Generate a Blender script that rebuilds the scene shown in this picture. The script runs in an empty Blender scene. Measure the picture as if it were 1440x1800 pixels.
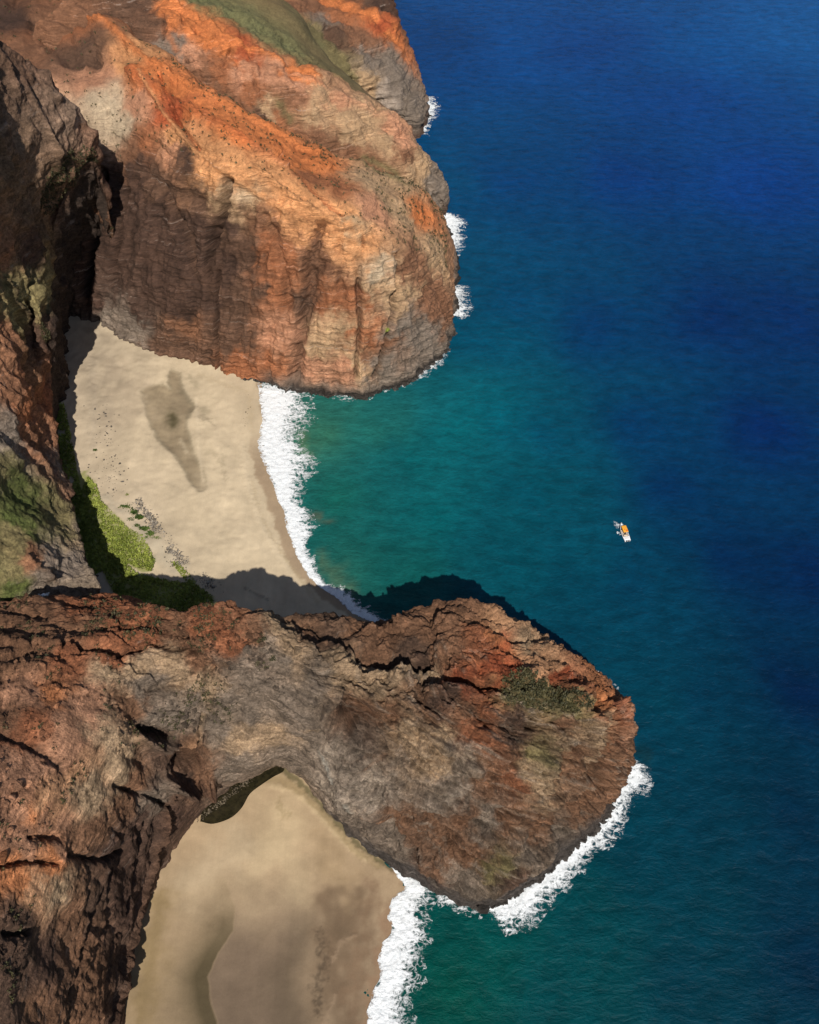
import bpy, math, random, time
import numpy as np
T0 = time.time()
random.seed(7)
RNG = np.random.default_rng(11)
C = bpy.context.scene.collection
# ------------------------------------------------------------------ camera, light, exposure
H = 380.0; PITCH = math.radians(50.0); VFOV = math.radians(55.0)
F = 900 / math.tan(VFOV / 2)
cd = bpy.data.cameras.new('camera'); cam = bpy.data.objects.new('camera', cd); C.objects.link(cam)
cd.sensor_fit = 'VERTICAL'; cd.angle = VFOV; cd.clip_start = 1.0; cd.clip_end = 60000
cam.location = (0, 0, H); cam.rotation_euler = (math.pi / 2 - PITCH, 0, 0)
sc = bpy.context.scene; sc.camera = cam
SUN_EL = math.radians(47.0); SUN_AZ = math.radians(176.0)      # the sun stands behind the camera
w = bpy.data.worlds.new('World'); sc.world = w; w.use_nodes = True
nt = w.node_tree; bg = nt.nodes['Background']
sky = nt.nodes.new('ShaderNodeTexSky'); sky.sky_type = 'NISHITA'; sky.sun_disc = False
sky.sun_elevation = SUN_EL; sky.sun_rotation = SUN_AZ; sky.altitude = 300
nt.links.new(sky.outputs[0], bg.inputs[0]); bg.inputs[1].default_value = 0.07
sd = bpy.data.lights.new('sun', 'SUN'); sd.energy = 4.8; sd.angle = math.radians(0.5); sd.color = (1.0, 0.94, 0.85)
sun = bpy.data.objects.new('sun', sd); C.objects.link(sun)
sx, sy = math.sin(SUN_AZ) * math.cos(SUN_EL), math.cos(SUN_AZ) * math.cos(SUN_EL)
from mathutils import Vector
sun.rotation_euler = Vector((sx, sy, math.sin(SUN_EL))).to_track_quat('Z', 'Y').to_euler()
sc.view_settings.view_transform = 'Standard'; sc.view_settings.look = 'None'
sc.view_settings.exposure = 0.0; sc.view_settings.gamma = 1.0
sc.view_settings.use_curve_mapping = False

# ------------------------------------------------------------------ geometry of the view, used to survey points of the place
cP, sP = math.cos(PITCH), math.sin(PITCH)
def ray(px, py):
    a = (px - 720) / F; b = -(py - 900) / F
    return np.array([a, cP + b * sP, -sP + b * cP])
def Wz(px, py, z):
    r = ray(px, py); t = (z - H) / r[2]; return np.array([0, 0, H]) + r * t
def Wy(px, py, y):
    r = ray(px, py); t = y / r[1]; return np.array([0, 0, H]) + r * t
def proj(p):
    d = p - np.array([0, 0, H])
    zd = d[..., 1] * cP - d[..., 2] * sP
    up = d[..., 1] * sP + d[..., 2] * cP
    return 720 + F * d[..., 0] / zd, 900 - F * up / zd, zd

# ------------------------------------------------------------------ noise
_perm = np.random.default_rng(5).permutation(4096).astype(np.int64)
_g = np.random.default_rng(6).normal(size=(4096, 3)); _g /= np.linalg.norm(_g, axis=1)[:, None]
_g = _g.astype(np.float32)
def gnoise(p):
    p = p.astype(np.float32)
    i = np.floor(p).astype(np.int64); f = p - i
    u = f * f * f * (f * (f * 6 - 15) + 10)
    out = np.zeros(len(p), np.float32)
    for dx in (0, 1):
        wx = u[:, 0] if dx else 1 - u[:, 0]
        hx = _perm[(i[:, 0] + dx) & 4095]
        for dy in (0, 1):
            wy = wx * (u[:, 1] if dy else 1 - u[:, 1])
            hy = _perm[(hx + i[:, 1] + dy) & 4095]
            for dz in (0, 1):
                wz = wy * (u[:, 2] if dz else 1 - u[:, 2])
                h = _perm[(hy + i[:, 2] + dz) & 4095]
                g = _g[h]
                out += wz * (g[:, 0] * (f[:, 0] - dx) + g[:, 1] * (f[:, 1] - dy) + g[:, 2] * (f[:, 2] - dz))
    return out * 1.6
_q, _r = np.linalg.qr(np.random.default_rng(3).normal(size=(3, 3))); ROT = _q
def fbm(p, scale, octs=4, gain=0.5, seed=0.0):
    p = (p / scale) @ ROT + seed * 17.3; a = 1.0; o = np.zeros(len(p), np.float32)
    for k in range(octs):
        o += a * gnoise(p); a *= gain; p = (p * 2.03) @ ROT + 11.7
    return o
def ridged(p, scale, octs=4, gain=0.5, seed=0.0):
    p = (p / scale) @ ROT + seed * 13.1; a = 1.0; o = np.zeros(len(p), np.float32); wgt = 1.0
    for k in range(octs):
        n = 1 - np.abs(gnoise(p)) * 1.6; n = np.clip(n, 0, 1) ** 2
        o += a * n * wgt; wgt = np.clip(n * 1.5, 0, 1); a *= gain; p = (p * 2.07) @ ROT + 5.3
    return o
def sstep(a, b, x):
    t = np.clip((x - a) / (b - a), 0, 1); return t * t * (3 - 2 * t)

# ------------------------------------------------------------------ lofted terrain
def catmull(A, n):
    """A (k, ..., 3) -> (n, ..., 3) along the first axis"""
    k = len(A)
    A = np.concatenate([2 * A[:1] - A[1:2], A, 2 * A[-1:] - A[-2:-1]])
    t = np.linspace(0, k - 1 - 1e-6, n); i = t.astype(int); f = (t - i).reshape((-1,) + (1,) * (A.ndim - 1))
    p0, p1, p2, p3 = A[i], A[i + 1], A[i + 2], A[i + 3]
    return 0.5 * (2 * p1 + (p2 - p0) * f + (2 * p0 - 5 * p1 + 4 * p2 - p3) * f ** 2 + (3 * p1 - p0 - 3 * p2 + p3) * f ** 3)
def grid_normals(G):
    du = np.gradient(G, axis=0); dv = np.gradient(G, axis=1)
    n = np.cross(dv, du); l = np.linalg.norm(n, axis=2, keepdims=True)
    return n / np.maximum(l, 1e-9)
class Net:
    def __init__(s, cols, nu, nv, flip=False):
        A = np.array(cols)                      # columns, rows, 3
        G = catmull(A, nv)                      # nv, rows, 3
        G = catmull(np.swapaxes(G, 0, 1), nu)   # nu, nv, 3
        s.nu, s.nv = nu, nv
        s.G0 = G.astype(np.float64)
        s.N = grid_normals(s.G0)
        if flip: s.N = -s.N
        s.flip = flip
        s.P = s.G0.reshape(-1, 3).copy(); s.n = s.N.reshape(-1, 3)
        s.px, s.py, s.zd = proj(s.P)
        uu, vv = np.meshgrid(np.linspace(0, 1, nu), np.linspace(0, 1, nv), indexing='ij')
        s.u = uu.ravel(); s.v = vv.ravel()
        s.base = s.P.copy()
        s.D = np.zeros(len(s.P)); s.col = None
        s.facing = np.einsum('ij,ij->i', s.n, np.array([0, 0, H]) - s.P) > 0
    def pick(s, px, py):
        d = (s.px - px) ** 2 + (s.py - py) ** 2 + np.where(s.facing, 0, 900)
        c = np.argpartition(d, 12)[:12]
        return s.base[c[np.argmin(d[c] + s.zd[c] * 0.02)]]
    def colours(s, samples, warp=6.0, power=3.0, seed=1.0, flatwarp=None):
        pts = np.array([s.pick(a, b) for a, b, _ in samples]); cols = np.array([c for _, _, c in samples])
        q = s.base + warp * np.stack([fbm(s.base, 14, 6, 0.66, seed + k) for k in range(3)], 1); power *= 1.45
        if flatwarp is not None: q = s.base + (q - s.base) * flatwarp[:, None]
        acc = np.zeros((len(q), 3)); wt = np.zeros(len(q))
        for p, c in zip(pts, cols):
            d = np.linalg.norm(q - p, axis=1) + 1.5
            k = d ** -power; acc += k[:, None] * c; wt += k
        s.col = acc / wt[:, None]
    def stroke(s, pts, depth=0.0, col=None, alpha=1.0, warp=0.35, seed=3.0, sharp=2.0):
        """a gully (depth < 0), rib (depth > 0) or stain along a line of (px, py, radius in px)"""
        P3 = np.array([s.pick(a, b) for a, b, r in pts])
        R = np.array([r * (np.dot(p - np.array([0, 0, H]), np.array([0, cP, -sP]))) / F for p, (_, _, r) in zip(P3, pts)])
        m = R.max() * 4
        lo, hi = P3.min(0) - m, P3.max(0) + m
        idx = np.where(np.all((s.base > lo) & (s.base < hi), axis=1))[0]
        if len(idx) == 0: return
        b = s.base[idx]; rr = R.mean()
        b = b + warp * rr * 1.6 * np.stack([fbm(b, rr * 1.7, 3, 0.6, seed + k) for k in range(3)], 1)
        best = np.full(len(b), 1e9)
        if len(P3) == 1: best = np.linalg.norm(b - P3[0], axis=1) / R[0]
        for i in range(len(P3) - 1):
            a, c = P3[i], P3[i + 1]; ab = c - a
            t = np.clip(((b - a) @ ab) / (ab @ ab + 1e-9), 0, 1)
            d = np.linalg.norm(b - (a + t[:, None] * ab), axis=1) / (R[i] + t * (R[i + 1] - R[i]))
            best = np.minimum(best, d)
        k = np.exp(-best ** sharp)
        s.D[idx] += depth * k
        if col is not None and s.col is not None:
            s.col[idx] += (np.array(col) - s.col[idx]) * (k * alpha)[:, None]
    def finish(s, name, mat, kind='structure'):
        P = s.P + s.n * s.D[:, None]
        s.final = P
        o = grid_object(name, P.reshape(s.nu, s.nv, 3), mat, s.col, flip=s.flip)
        o['kind'] = kind
        return o

def mesh_np(name, V, Fq, mat, col=None, smooth=True, attrs=None):
    me = bpy.data.meshes.new(name)
    V = np.asarray(V, np.float32); Fq = np.asarray(Fq, np.int32)
    k = Fq.shape[1]
    me.vertices.add(len(V)); me.vertices.foreach_set('co', V.ravel())
    me.loops.add(Fq.size); me.loops.foreach_set('vertex_index', Fq.ravel())
    me.polygons.add(len(Fq)); me.polygons.foreach_set('loop_start', np.arange(0, Fq.size, k, dtype=np.int32))
    me.polygons.foreach_set('loop_total', np.full(len(Fq), k, np.int32))
    me.polygons.foreach_set('use_smooth', np.full(len(Fq), smooth))
    if col is not None:
        a = me.attributes.new('rock_colour', 'FLOAT_COLOR', 'POINT')
        a.data.foreach_set('color', np.concatenate([np.clip(col, 0, 1), np.ones((len(V), 1))], 1).astype(np.float32).ravel())
    for kx, vals in (attrs or {}).items():
        a = me.attributes.new(kx, 'FLOAT', 'POINT'); a.data.foreach_set('value', np.asarray(vals, np.float32))
    me.update(calc_edges=True)
    if mat: me.materials.append(mat)
    o = bpy.data.objects.new(name, me); C.objects.link(o)
    return o
def grid_faces(nu, nv, flip=False):
    i = np.arange(nu * nv).reshape(nu, nv)
    a, b, c, d = i[:-1, :-1].ravel(), i[:-1, 1:].ravel(), i[1:, 1:].ravel(), i[1:, :-1].ravel()
    return np.stack([a, d, c, b], 1) if flip else np.stack([a, b, c, d], 1)
def grid_object(name, G, mat, col=None, flip=False, attrs=None, keep=None):
    nu, nv = G.shape[:2]; Fq = grid_faces(nu, nv, flip)
    if keep is not None:
        k = keep.ravel(); Fq = Fq[k[Fq].any(axis=1)]
    return mesh_np(name, G.reshape(-1, 3), Fq, mat, col, attrs=attrs)

# ------------------------------------------------------------------ materials
class M:
    def __init__(s, name):
        s.m = bpy.data.materials.new(name); s.m.use_nodes = True; s.t = s.m.node_tree
        s.b = s.t.nodes['Principled BSDF']; s.out = s.t.nodes['Material Output']
    def n(s, typ, **kw):
        n = s.t.nodes.new(typ)
        for k, v in kw.items():
            if k in n.inputs and not hasattr(n, k): n.inputs[k].default_value = v
            else: setattr(n, k, v)
        return n
    def l(s, a, b): s.t.links.new(a, b)
    def pos(s, scale=(1, 1, 1), rot=(0, 0, 0)):
        g = s.n('ShaderNodeNewGeometry'); mp = s.n('ShaderNodeMapping'); mp.inputs['Scale'].default_value = scale
        mp.inputs['Rotation'].default_value = rot
        s.l(g.outputs['Position'], mp.inputs['Vector']); return mp.outputs[0]
    def noise(s, vec, scale, detail=6, rough=0.6, dist=0.0):
        n = s.n('ShaderNodeTexNoise'); n.inputs['Scale'].default_value = scale; n.inputs['Detail'].default_value = detail
        n.inputs['Roughness'].default_value = rough; n.inputs['Distortion'].default_value = dist
        s.l(vec, n.inputs['Vector']); return n.outputs['Fac']
    def mr(s, x, a, b, c, d):
        n = s.n('ShaderNodeMapRange')
        for i, v in enumerate((a, b, c, d)): n.inputs[i + 1].default_value = v
        s.l(x, n.inputs[0]); return n.outputs[0]
    def math(s, op, a, b=0.0, c=None):
        n = s.n('ShaderNodeMath', operation=op)
        for i, v in enumerate((a, b, c)):
            if v is None: continue
            if isinstance(v, (int, float)): n.inputs[i].default_value = v
            else: s.l(v, n.inputs[i])
        return n.outputs[0]
    def scale(s, col, fac):
        n = s.n('ShaderNodeVectorMath', operation='SCALE'); s.l(col, n.inputs[0])
        if isinstance(fac, (int, float)): n.inputs['Scale'].default_value = fac
        else: s.l(fac, n.inputs['Scale'])
        return n.outputs[0]
    def mix(s, f, a, b):
        n = s.n('ShaderNodeMix', data_type='RGBA')
        for i, v in ((0, f), (6, a), (7, b)):
            if isinstance(v, (int, float)): n.inputs[i].default_value = v
            elif isinstance(v, tuple): n.inputs[i].default_value = v if len(v) == 4 else v + (1,)
            else: s.l(v, n.inputs[i])
        return n.outputs[2]
    def bump(s, h, strength, dist, prev=None):
        n = s.n('ShaderNodeBump'); n.inputs['Strength'].default_value = strength; n.inputs['Distance'].default_value = dist
        s.l(h, n.inputs['Height'])
        if prev is not None: s.l(prev, n.inputs['Normal'])
        return n.outputs[0]
def rock_mat(name, strata_scale, strata_rot=(0, 0, 0), strata_amt=0.35, grain=1.0, speck=0.5, flat_keep=.1, contrast=1.0, sb=.45):
    m = M(name)
    at = m.n('ShaderNodeAttribute', attribute_name='rock_colour')
    p = m.pos()
    n1 = m.noise(p, 0.09 * grain, 8, 0.65); n2 = m.noise(p, 0.9 * grain, 6, 0.7)
    gn = m.n('ShaderNodeNewGeometry'); sx_ = m.n('ShaderNodeSeparateXYZ'); m.l(gn.outputs['True Normal'], sx_.inputs[0]); steep = m.mr(sx_.outputs['Z'], .45, .8, 1, flat_keep)
    ps = m.pos(strata_scale, strata_rot)
    n3 = m.noise(ps, 1.0, 5, 0.7, 0.12); n3 = m.math('ADD', m.math('MULTIPLY', m.math('SUBTRACT', n3, .5), steep), .5)
    n5 = m.noise(p, 0.3 * grain, 5, 0.72, .5)
    K = contrast
    f = m.math('MULTIPLY', m.mr(n1, .34, .66, 1 - .28 * K, 1 + .25 * K), m.mr(n2, .36, .64, 1 - .34 * K, 1 + .32 * K))
    f = m.math('MULTIPLY', f, m.mr(n3, .35, .65, 1 - strata_amt, 1 + strata_amt)); f = m.math('MULTIPLY', f, m.mr(n5, .38, .62, 1 - .24 * K, 1 + .22 * K))
    c = m.scale(at.outputs['Color'], f)
    n6 = m.noise(m.pos(tuple(k * 2.6 for k in strata_scale), strata_rot), 1.0, 4, .65, .1); n6 = m.math('ADD', m.math('MULTIPLY', m.math('SUBTRACT', n6, .5), steep), .5); c = m.scale(c, m.mr(n6, .38, .6, .72, 1.2))
    # pale mineral crust along the beds and dark weathered specks
    pale = m.mr(n3, .6, .7, 0, .45 * strata_amt / .35)
    c = m.mix(pale, c, (.36, .31, .27))
    n4 = m.noise(p, 1.7 * grain, 3, 0.6)
    c = m.mix(m.mr(n4, .59, .68, 0, speck), c, (.035, .028, .022))
    m.l(c, m.b.inputs['Base Color'])
    m.b.inputs['Roughness'].default_value = 0.92; m.b.inputs['Specular IOR Level'].default_value = 0.2
    b = m.bump(n2, 0.9, 1.2); b = m.bump(n3, sb, 0.6, b); b = m.bump(m.noise(p, 0.35 * grain, 6, .7), 0.6, 1.6, b)
    m.l(b, m.b.inputs['Normal'])
    return m.m
def plain(name, col, rough=0.6, var=0.15, scale=3.0):
    m = M(name); n = m.noise(m.pos(), scale, 4)
    rgb = m.n('ShaderNodeRGB'); rgb.outputs[0].default_value = col + (1,)
    m.l(m.scale(rgb.outputs[0], m.mr(n, .3, .7, 1 - var, 1 + var)), m.b.inputs['Base Color'])
    m.b.inputs['Roughness'].default_value = rough
    return m.m

ORANGE = (.54, .175, .058); LOR = (.58, .275, .12); RED = (.36, .085, .033); BROWN = (.20, .095, .052); DARK = (.066, .037, .026)
GREY = (.185, .145, .113); TAN = (.41, .265, .15); CREAM = (.48, .37, .25); PINK = (.46, .225, .13); GREEN = (.075, .09, .025)
OLIVE = (.16, .13, .06); BLACK = (.03, .026, .023); PALE = (.35, .28, .225); RUST = (.30, .115, .052); DBR = (.115, .063, .04)
m_far = rock_mat('layered_cliff_rock', (.02, .02, .8), strata_amt=.42, grain=.8, speck=.25, contrast=.5, flat_keep=.0, sb=.28)
m_near = rock_mat('dipping_headland_rock', (.05, .07, .8), (math.radians(12), math.radians(-24), 0), .34, 1.3, .32, .5, .85)
m_left = rock_mat('dark_wall_rock', (.06, .06, .25), strata_amt=.25, grain=.9, speck=.5)

# ------------------------------------------------------------------ the far headland
def byy(*pts): return [Wy(*p) for p in pts]
def drop(col, d1=(0, 60, -45), d2=(0, 60, -45)):
    a = col[-1] + np.array(d1); b = a + np.array(d2)
    b[2] = min(b[2], -6); return col + [a, b]
def with_foot(col): return [np.array([col[0][0] + 0.0, col[0][1] + 1.0, -8.0])] + col
fc = []
for pts in (
    [(-120, 560, 468), (-110, 480, 476), (-100, 390, 488), (-90, 270, 505), (-90, 150, 540), (-100, 30, 620), (-130, -60, 720)],
    [(60, 560, 468), (60, 480, 476), (70, 390, 488), (80, 280, 505), (85, 160, 538), (70, 20, 640), (30, -50, 740)],
    [(160, 562, 467), (165, 495, 474), (175, 415, 483), (200, 300, 503), (205, 190, 530), (180, 60, 590), (150, 5, 650)],
    [(250, 610, 443), (255, 540, 450), (270, 440, 461), (300, 290, 480), (300, 190, 512), (290, 112, 552), (300, 100, 575)],
    [(340, 637, 430), (345, 570, 436), (355, 460, 447), (390, 300, 466), (395, 235, 490), (400, 188, 518), (405, 180, 535)],
    [(430, 660, 418), (435, 590, 424), (450, 470, 436), (490, 350, 452), (500, 280, 480), (510, 236, 508), (515, 230, 525)],
    [(530, 680, 408), (532, 610, 414), (545, 500, 426), (590, 395, 443), (600, 320, 475), (605, 278, 498), (610, 272, 515)],
    [(620, 687, 405), (622, 620, 411), (635, 520, 423), (680, 435, 440), (690, 370, 470), (690, 318, 498), (695, 312, 515)],
    [(700, 672, 412), (705, 610, 420), (715, 530, 433), (735, 455, 451), (745, 400, 478), (750, 350, 505), (752, 345, 520)],
    [(758, 637, 429), (763, 590, 437), (768, 530, 450), (776, 475, 466), (780, 430, 487), (778, 388, 512), (778, 385, 522)],
    [(786, 592, 451), (789, 560, 456), (791, 520, 464), (790, 480, 478), (788, 445, 495), (783, 405, 520), (781, 402, 528)],
    ):
    fc.append(with_foot(drop(byy(*pts))))
last = [Wz(794, 575, -4), Wz(795, 572, -4), Wz(797, 550, -4), Wz(798, 525, -4), Wz(796, 490, -4), Wz(792, 455, -4), Wz(784, 415, -4), Wz(783, 410, -4), Wz(780, 400, -6), Wz(778, 390, -6)]
fc.append(last)
far = Net(fc, 470, 620)
_slope = sstep(.42, .5, far.u)
far.colours([
    (20, 30, DARK), (90, 20, BROWN), (60, 90, BROWN), (140, 95, DBR), (180, 20, ORANGE), (120, 50, RUST), (230, 100, LOR), (190, 190, CREAM), (215, 220, CREAM), (170, 140, PINK),
    (255, 130, ORANGE), (300, 150, ORANGE), (240, 190, PINK), (250, 250, RUST), (230, 270, BROWN), (240, 300, DARK), (270, 320, DBR), (300, 200, RED), (340, 200, ORANGE), (360, 265, LOR), (420, 300, LOR), (500, 340, LOR), (540, 370, LOR), (310, 240, LOR), (600, 410, LOR), (650, 430, LOR), (330, 290, DARK),
    (300, 260, PINK), (400, 230, ORANGE), (420, 250, ORANGE), (380, 300, LOR), (400, 345, TAN), (360, 360, DBR), (440, 350, TAN), (470, 300, LOR), (480, 250, ORANGE), (520, 290, ORANGE),
    (460, 390, BROWN), (520, 350, LOR), (560, 390, LOR), (540, 310, RUST), (590, 330, RUST), (650, 320, TAN), (700, 370, TAN), (620, 400, TAN), (560, 280, ORANGE), (740, 380, ORANGE), (760, 440, TAN), (700, 320, TAN),
    (650, 370, PINK), (600, 380, LOR), (640, 430, LOR), (670, 470, CREAM), (720, 470, BROWN), (700, 520, TAN), (750, 520, BROWN), (650, 500, TAN), (775, 540, BROWN),
    (200, 330, DARK), (230, 360, DARK), (270, 380, DARK), (220, 440, DARK), (320, 390, DARK), (330, 450, DARK), (270, 500, DARK), (310, 540, DARK), (350, 520, DARK), (390, 600, DBR), (420, 520, DBR), (140, 340, DARK), (120, 440, DARK), (180, 420, DARK), (250, 400, DARK), (210, 480, DARK), (170, 520, DARK), (300, 430, DARK), (300, 500, DARK), (250, 550, DARK),  # the run of dark samples paints a soft cloud shadow into the cliff
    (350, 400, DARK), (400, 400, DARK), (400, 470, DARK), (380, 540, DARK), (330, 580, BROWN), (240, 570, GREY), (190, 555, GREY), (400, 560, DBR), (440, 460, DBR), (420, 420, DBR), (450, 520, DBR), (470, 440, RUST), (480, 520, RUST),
    (430, 600, DBR), (500, 460, RUST), (550, 450, BROWN), (530, 530, DBR), (490, 590, PINK), (480, 640, RUST), (420, 640, RUST), (560, 600, TAN), (570, 520, RUST), (580, 470, BROWN), (600, 580, TAN),
    (620, 520, RUST), (620, 640, TAN), (680, 600, BROWN), (640, 590, RUST), (700, 580, GREY), (740, 590, GREY), (670, 650, GREY), (600, 660, PINK), (540, 655, PINK), (760, 610, GREY), (350, 620, DBR), (300, 600, DBR)],
    warp=7, power=3.0, flatwarp=1 - .55 * _slope)
B = far.base
face = sstep(.0, .12, far.u) * (1 - sstep(.42, .52, far.u))
far.D += 3 * fbm(B, 60, 3, .5, 1) * sstep(0, .2, far.u)
q = B * np.array([1, 1, .16])
far.D += face * (-2.6 * ridged(q, 26, 4, .5, 2) + 2)
RL = np.stack([far.v * 46 + .25 * fbm(B, 12, 2, .5, 17), far.u * 5, far.u * 0], 1); rill = fbm(RL, 1.0, 4, .6, 18); far.D += (1 - face) * .9 * rill; far.col *= (1 + (1 - face) * .16 * np.clip(rill, -1, 1))[:, None]
q = B.copy(); q[:, 2] += 1.2 * fbm(B, 40, 2, .5, 4)
bed = fbm(q * np.array([.03, .03, 1]), 2.6, 4, .65, 5)
far.D += face * .5 * bed
chute = fbm(B * np.array([1, 1, .07]), 6, 4, .6, 16); far.col *= (1 + face * .3 * np.clip(chute, -1, 1))[:, None]; far.D += face * 1.5 * chute
far.col *= (1 + face * .3 * np.clip(fbm(q * np.array([.03, .03, 1]), 1.6, 4, .7, 15), -1, 1))[:, None]
far.D += (1 - face) * (1.5 * fbm(B, 16, 5, .5, 6) - 1.8 * ridged(B * np.array([1, .35, .5]), 22, 4, .5, 8) + 1.2)
far.D += (.4 + .6 * face) * fbm(B, 4.5, 4, .6, 7)
for pts, dep, col, al in (
    ([(403, 318, 7), (392, 370, 9), (368, 430, 8), (362, 480, 7)], -7, DARK, .8),
    ([(300, 350, 6), (330, 420, 7), (340, 480, 5)], -3, DBR, .5),
    ([(380, 480, 3), (378, 560, 3), (384, 650, 3)], -3.5, DARK, .7),
    ([(440, 500, 3), (434, 650, 3)], -1.5, BROWN, .5),
    ([(565, 395, 8), (552, 450, 14), (545, 520, 16), (525, 600, 10), (520, 665, 9)], -5, DBR, .7),
    ([(470, 380, 5), (500, 470, 6), (508, 540, 5)], -2.5, BROWN, .5),
    ([(640, 420, 3), (628, 500, 4), (632, 570, 4), (625, 660, 3)], -3.5, DARK, .7),
    ([(700, 450, 4), (690, 530, 5), (680, 600, 5), (660, 660, 4)], -3.5, DBR, .6),
    ([(660, 450, 12), (700, 460, 8)], 3, TAN, .5),
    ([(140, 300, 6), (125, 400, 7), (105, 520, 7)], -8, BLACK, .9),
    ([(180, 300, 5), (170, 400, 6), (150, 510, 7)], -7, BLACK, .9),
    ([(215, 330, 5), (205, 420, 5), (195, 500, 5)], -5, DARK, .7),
    ([(230, 125, 9), (300, 175, 10), (370, 220, 10), (430, 262, 8), (500, 300, 7)], 4, RED, .5),
    ([(450, 300, 4), (520, 355, 4), (600, 400, 5)], 3, LOR, .5),
    ([(280, 130, 2.5), (310, 210, 3), (350, 262, 3)], -2.5, RED, .5),
    ([(500, 290, 3), (560, 350, 3), (600, 380, 3)], -3, RED, .6),
    ([(130, 30, 7), (190, 45, 8), (240, 92, 8), (300, 130, 7), (350, 165, 7), (400, 195, 7), (460, 220, 6), (510, 245, 5), (560, 265, 5)], 2.5, ORANGE, .85),
    ([(250, 130, 3), (290, 200, 3), (340, 262, 3), (395, 300, 4), (450, 340, 4), (500, 372, 4), (560, 400, 4), (620, 425, 4), (680, 445, 3)], 2.0, LOR, .7),
    ([(200, 150, 16), (195, 200, 20), (215, 225, 10)], 0, CREAM, .6), ([(250, 170, 8), (270, 210, 8)], 1, PINK, .6), ([(430, 345, 12), (400, 320, 8)], 0, CREAM, .45), ([(640, 330, 12), (600, 300, 8)], 0, TAN, .5),
    ([(240, 300, 10), (290, 330, 10), (350, 355, 8)], -2, DBR, .6), ([(670, 455, 9), (640, 470, 12)], 0, CREAM, .6), ([(690, 500, 5), (730, 520, 8), (745, 500, 6)], 1, TAN, .6),
    ([(620, 270, 6), (680, 305, 9), (715, 330, 5)], 1, OLIVE, .8),
    ([(678, 580, 4)], 0.5, (.22, .25, .04), .9),
    ([(60, 30, 14), (110, 95, 18), (170, 110, 16)], -3, DBR, .8),
    ([(775, 440, 6), (790, 470, 5)], -2, BROWN, .6),
    ):
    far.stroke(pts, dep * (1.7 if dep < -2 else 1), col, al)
zz = B[:, 2] + 2.5 * fbm(B, 9, 3, .6, 9)
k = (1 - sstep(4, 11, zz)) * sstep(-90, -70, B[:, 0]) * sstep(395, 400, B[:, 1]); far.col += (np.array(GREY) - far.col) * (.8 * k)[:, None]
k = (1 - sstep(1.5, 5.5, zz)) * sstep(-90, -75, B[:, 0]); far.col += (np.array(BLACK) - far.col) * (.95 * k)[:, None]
far.D += 2.2 * (1 - sstep(2, 7, zz)) * np.clip(fbm(B, 7, 3, .6, 12) + .3, 0, 1)
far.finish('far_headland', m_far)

# ------------------------------------------------------------------ the spurs behind it
def nety(rows, tail=(0, 70, -30)):
    out = []
    for pts in rows:
        c = byy(*pts); a = c[0].copy(); a[1] -= 40; a[2] -= 60; out.append([a] + c + [c[-1] + np.array(tail), c[-1] + np.array(tail) * 2.2])
    return out
s2 = nety([
    [(60, 60, 600), (100, 20, 615), (140, -40, 640), (150, -120, 690), (160, -200, 760)],
    [(240, 115, 590), (250, 60, 605), (270, 0, 630), (300, -50, 665), (330, -110, 720)],
    [(320, 150, 580), (315, 80, 595), (310, 8, 625), (370, -15, 670), (400, -60, 720)],
    [(400, 210, 570), (400, 130, 585), (395, 62, 608), (440, 20, 660), (470, -20, 720)],
    [(480, 250, 565), (475, 170, 580), (465, 100, 603), (500, 60, 650), (530, 30, 700)],
    [(570, 290, 560), (565, 200, 578), (560, 138, 600), (560, 110, 640), (570, 100, 680)],
    [(640, 320, 560), (640, 240, 575), (640, 176, 600), (640, 165, 620), (640, 160, 660)],
    [(700, 350, 560), (702, 280, 573), (704, 212, 598), (704, 208, 612), (704, 212, 640)],
    [(740, 370, 565), (745, 310, 575), (738, 252, 596), (735, 252, 605), (735, 258, 620)],
    [(765, 385, 570), (772, 335, 578), (770, 300, 590), (768, 298, 598), (764, 300, 606)],
    [(778, 382, 576), (782, 360, 579), (784, 335, 588), (778, 325, 596), (772, 325, 604)]], tail=(0, 30, -40))
s2.append([p + np.array([1.5, 0, -200]) for p in s2[-1]])
for p in s2[-1]: p[2] = -8
spur = Net(s2, 260, 400)
_keep=GREEN; GREEN=(.16,.155,.07)
spur.colours([(420, 190, BROWN), (460, 215, DBR), (500, 225, RUST), (560, 250, BROWN), (640, 290, BROWN), (690, 330, BROWN), (380, 165, BROWN), (350, 120, BROWN), (120, 20, BROWN), (200, 60, DBR), (240, 10, DBR), (270, 40, DBR), (300, 20, ORANGE), (300, 90, GREY), (330, 40, ORANGE), (340, 100, PINK), (370, 60, ORANGE), (400, 90, ORANGE), (380, 130, RUST), (420, 130, PINK), (430, 90, RED), (450, 160, RUST), (480, 130, PINK), (520, 150, PINK), (440, 200, DBR), (530, 240, BROWN), (600, 270, BROWN), (360, 160, DBR), (340, 140, BROWN),
    (500, 180, BROWN), (470, 200, TAN), (530, 130, ORANGE), (570, 160, TAN), (560, 200, TAN), (610, 200, TAN), (590, 170, PINK), (620, 240, TAN), (660, 210, TAN), (680, 250, TAN), (700, 230, PINK), (710, 270, BROWN), (740, 290, TAN), (760, 310, GREY), (760, 340, GREY), (775, 350, GREY), (730, 310, TAN),
    (400, 20, GREEN), (350, 0, GREEN), (450, 50, GREEN), (500, 80, GREEN), (540, 110, OLIVE), (560, 80, OLIVE), (590, 130, OLIVE)], warp=6)
GREEN=_keep; B = spur.base
spur.D += 2.2 * fbm(B, 40, 3, .5, 21)
fc_ = 1 - sstep(.52, .6, spur.u)
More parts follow.
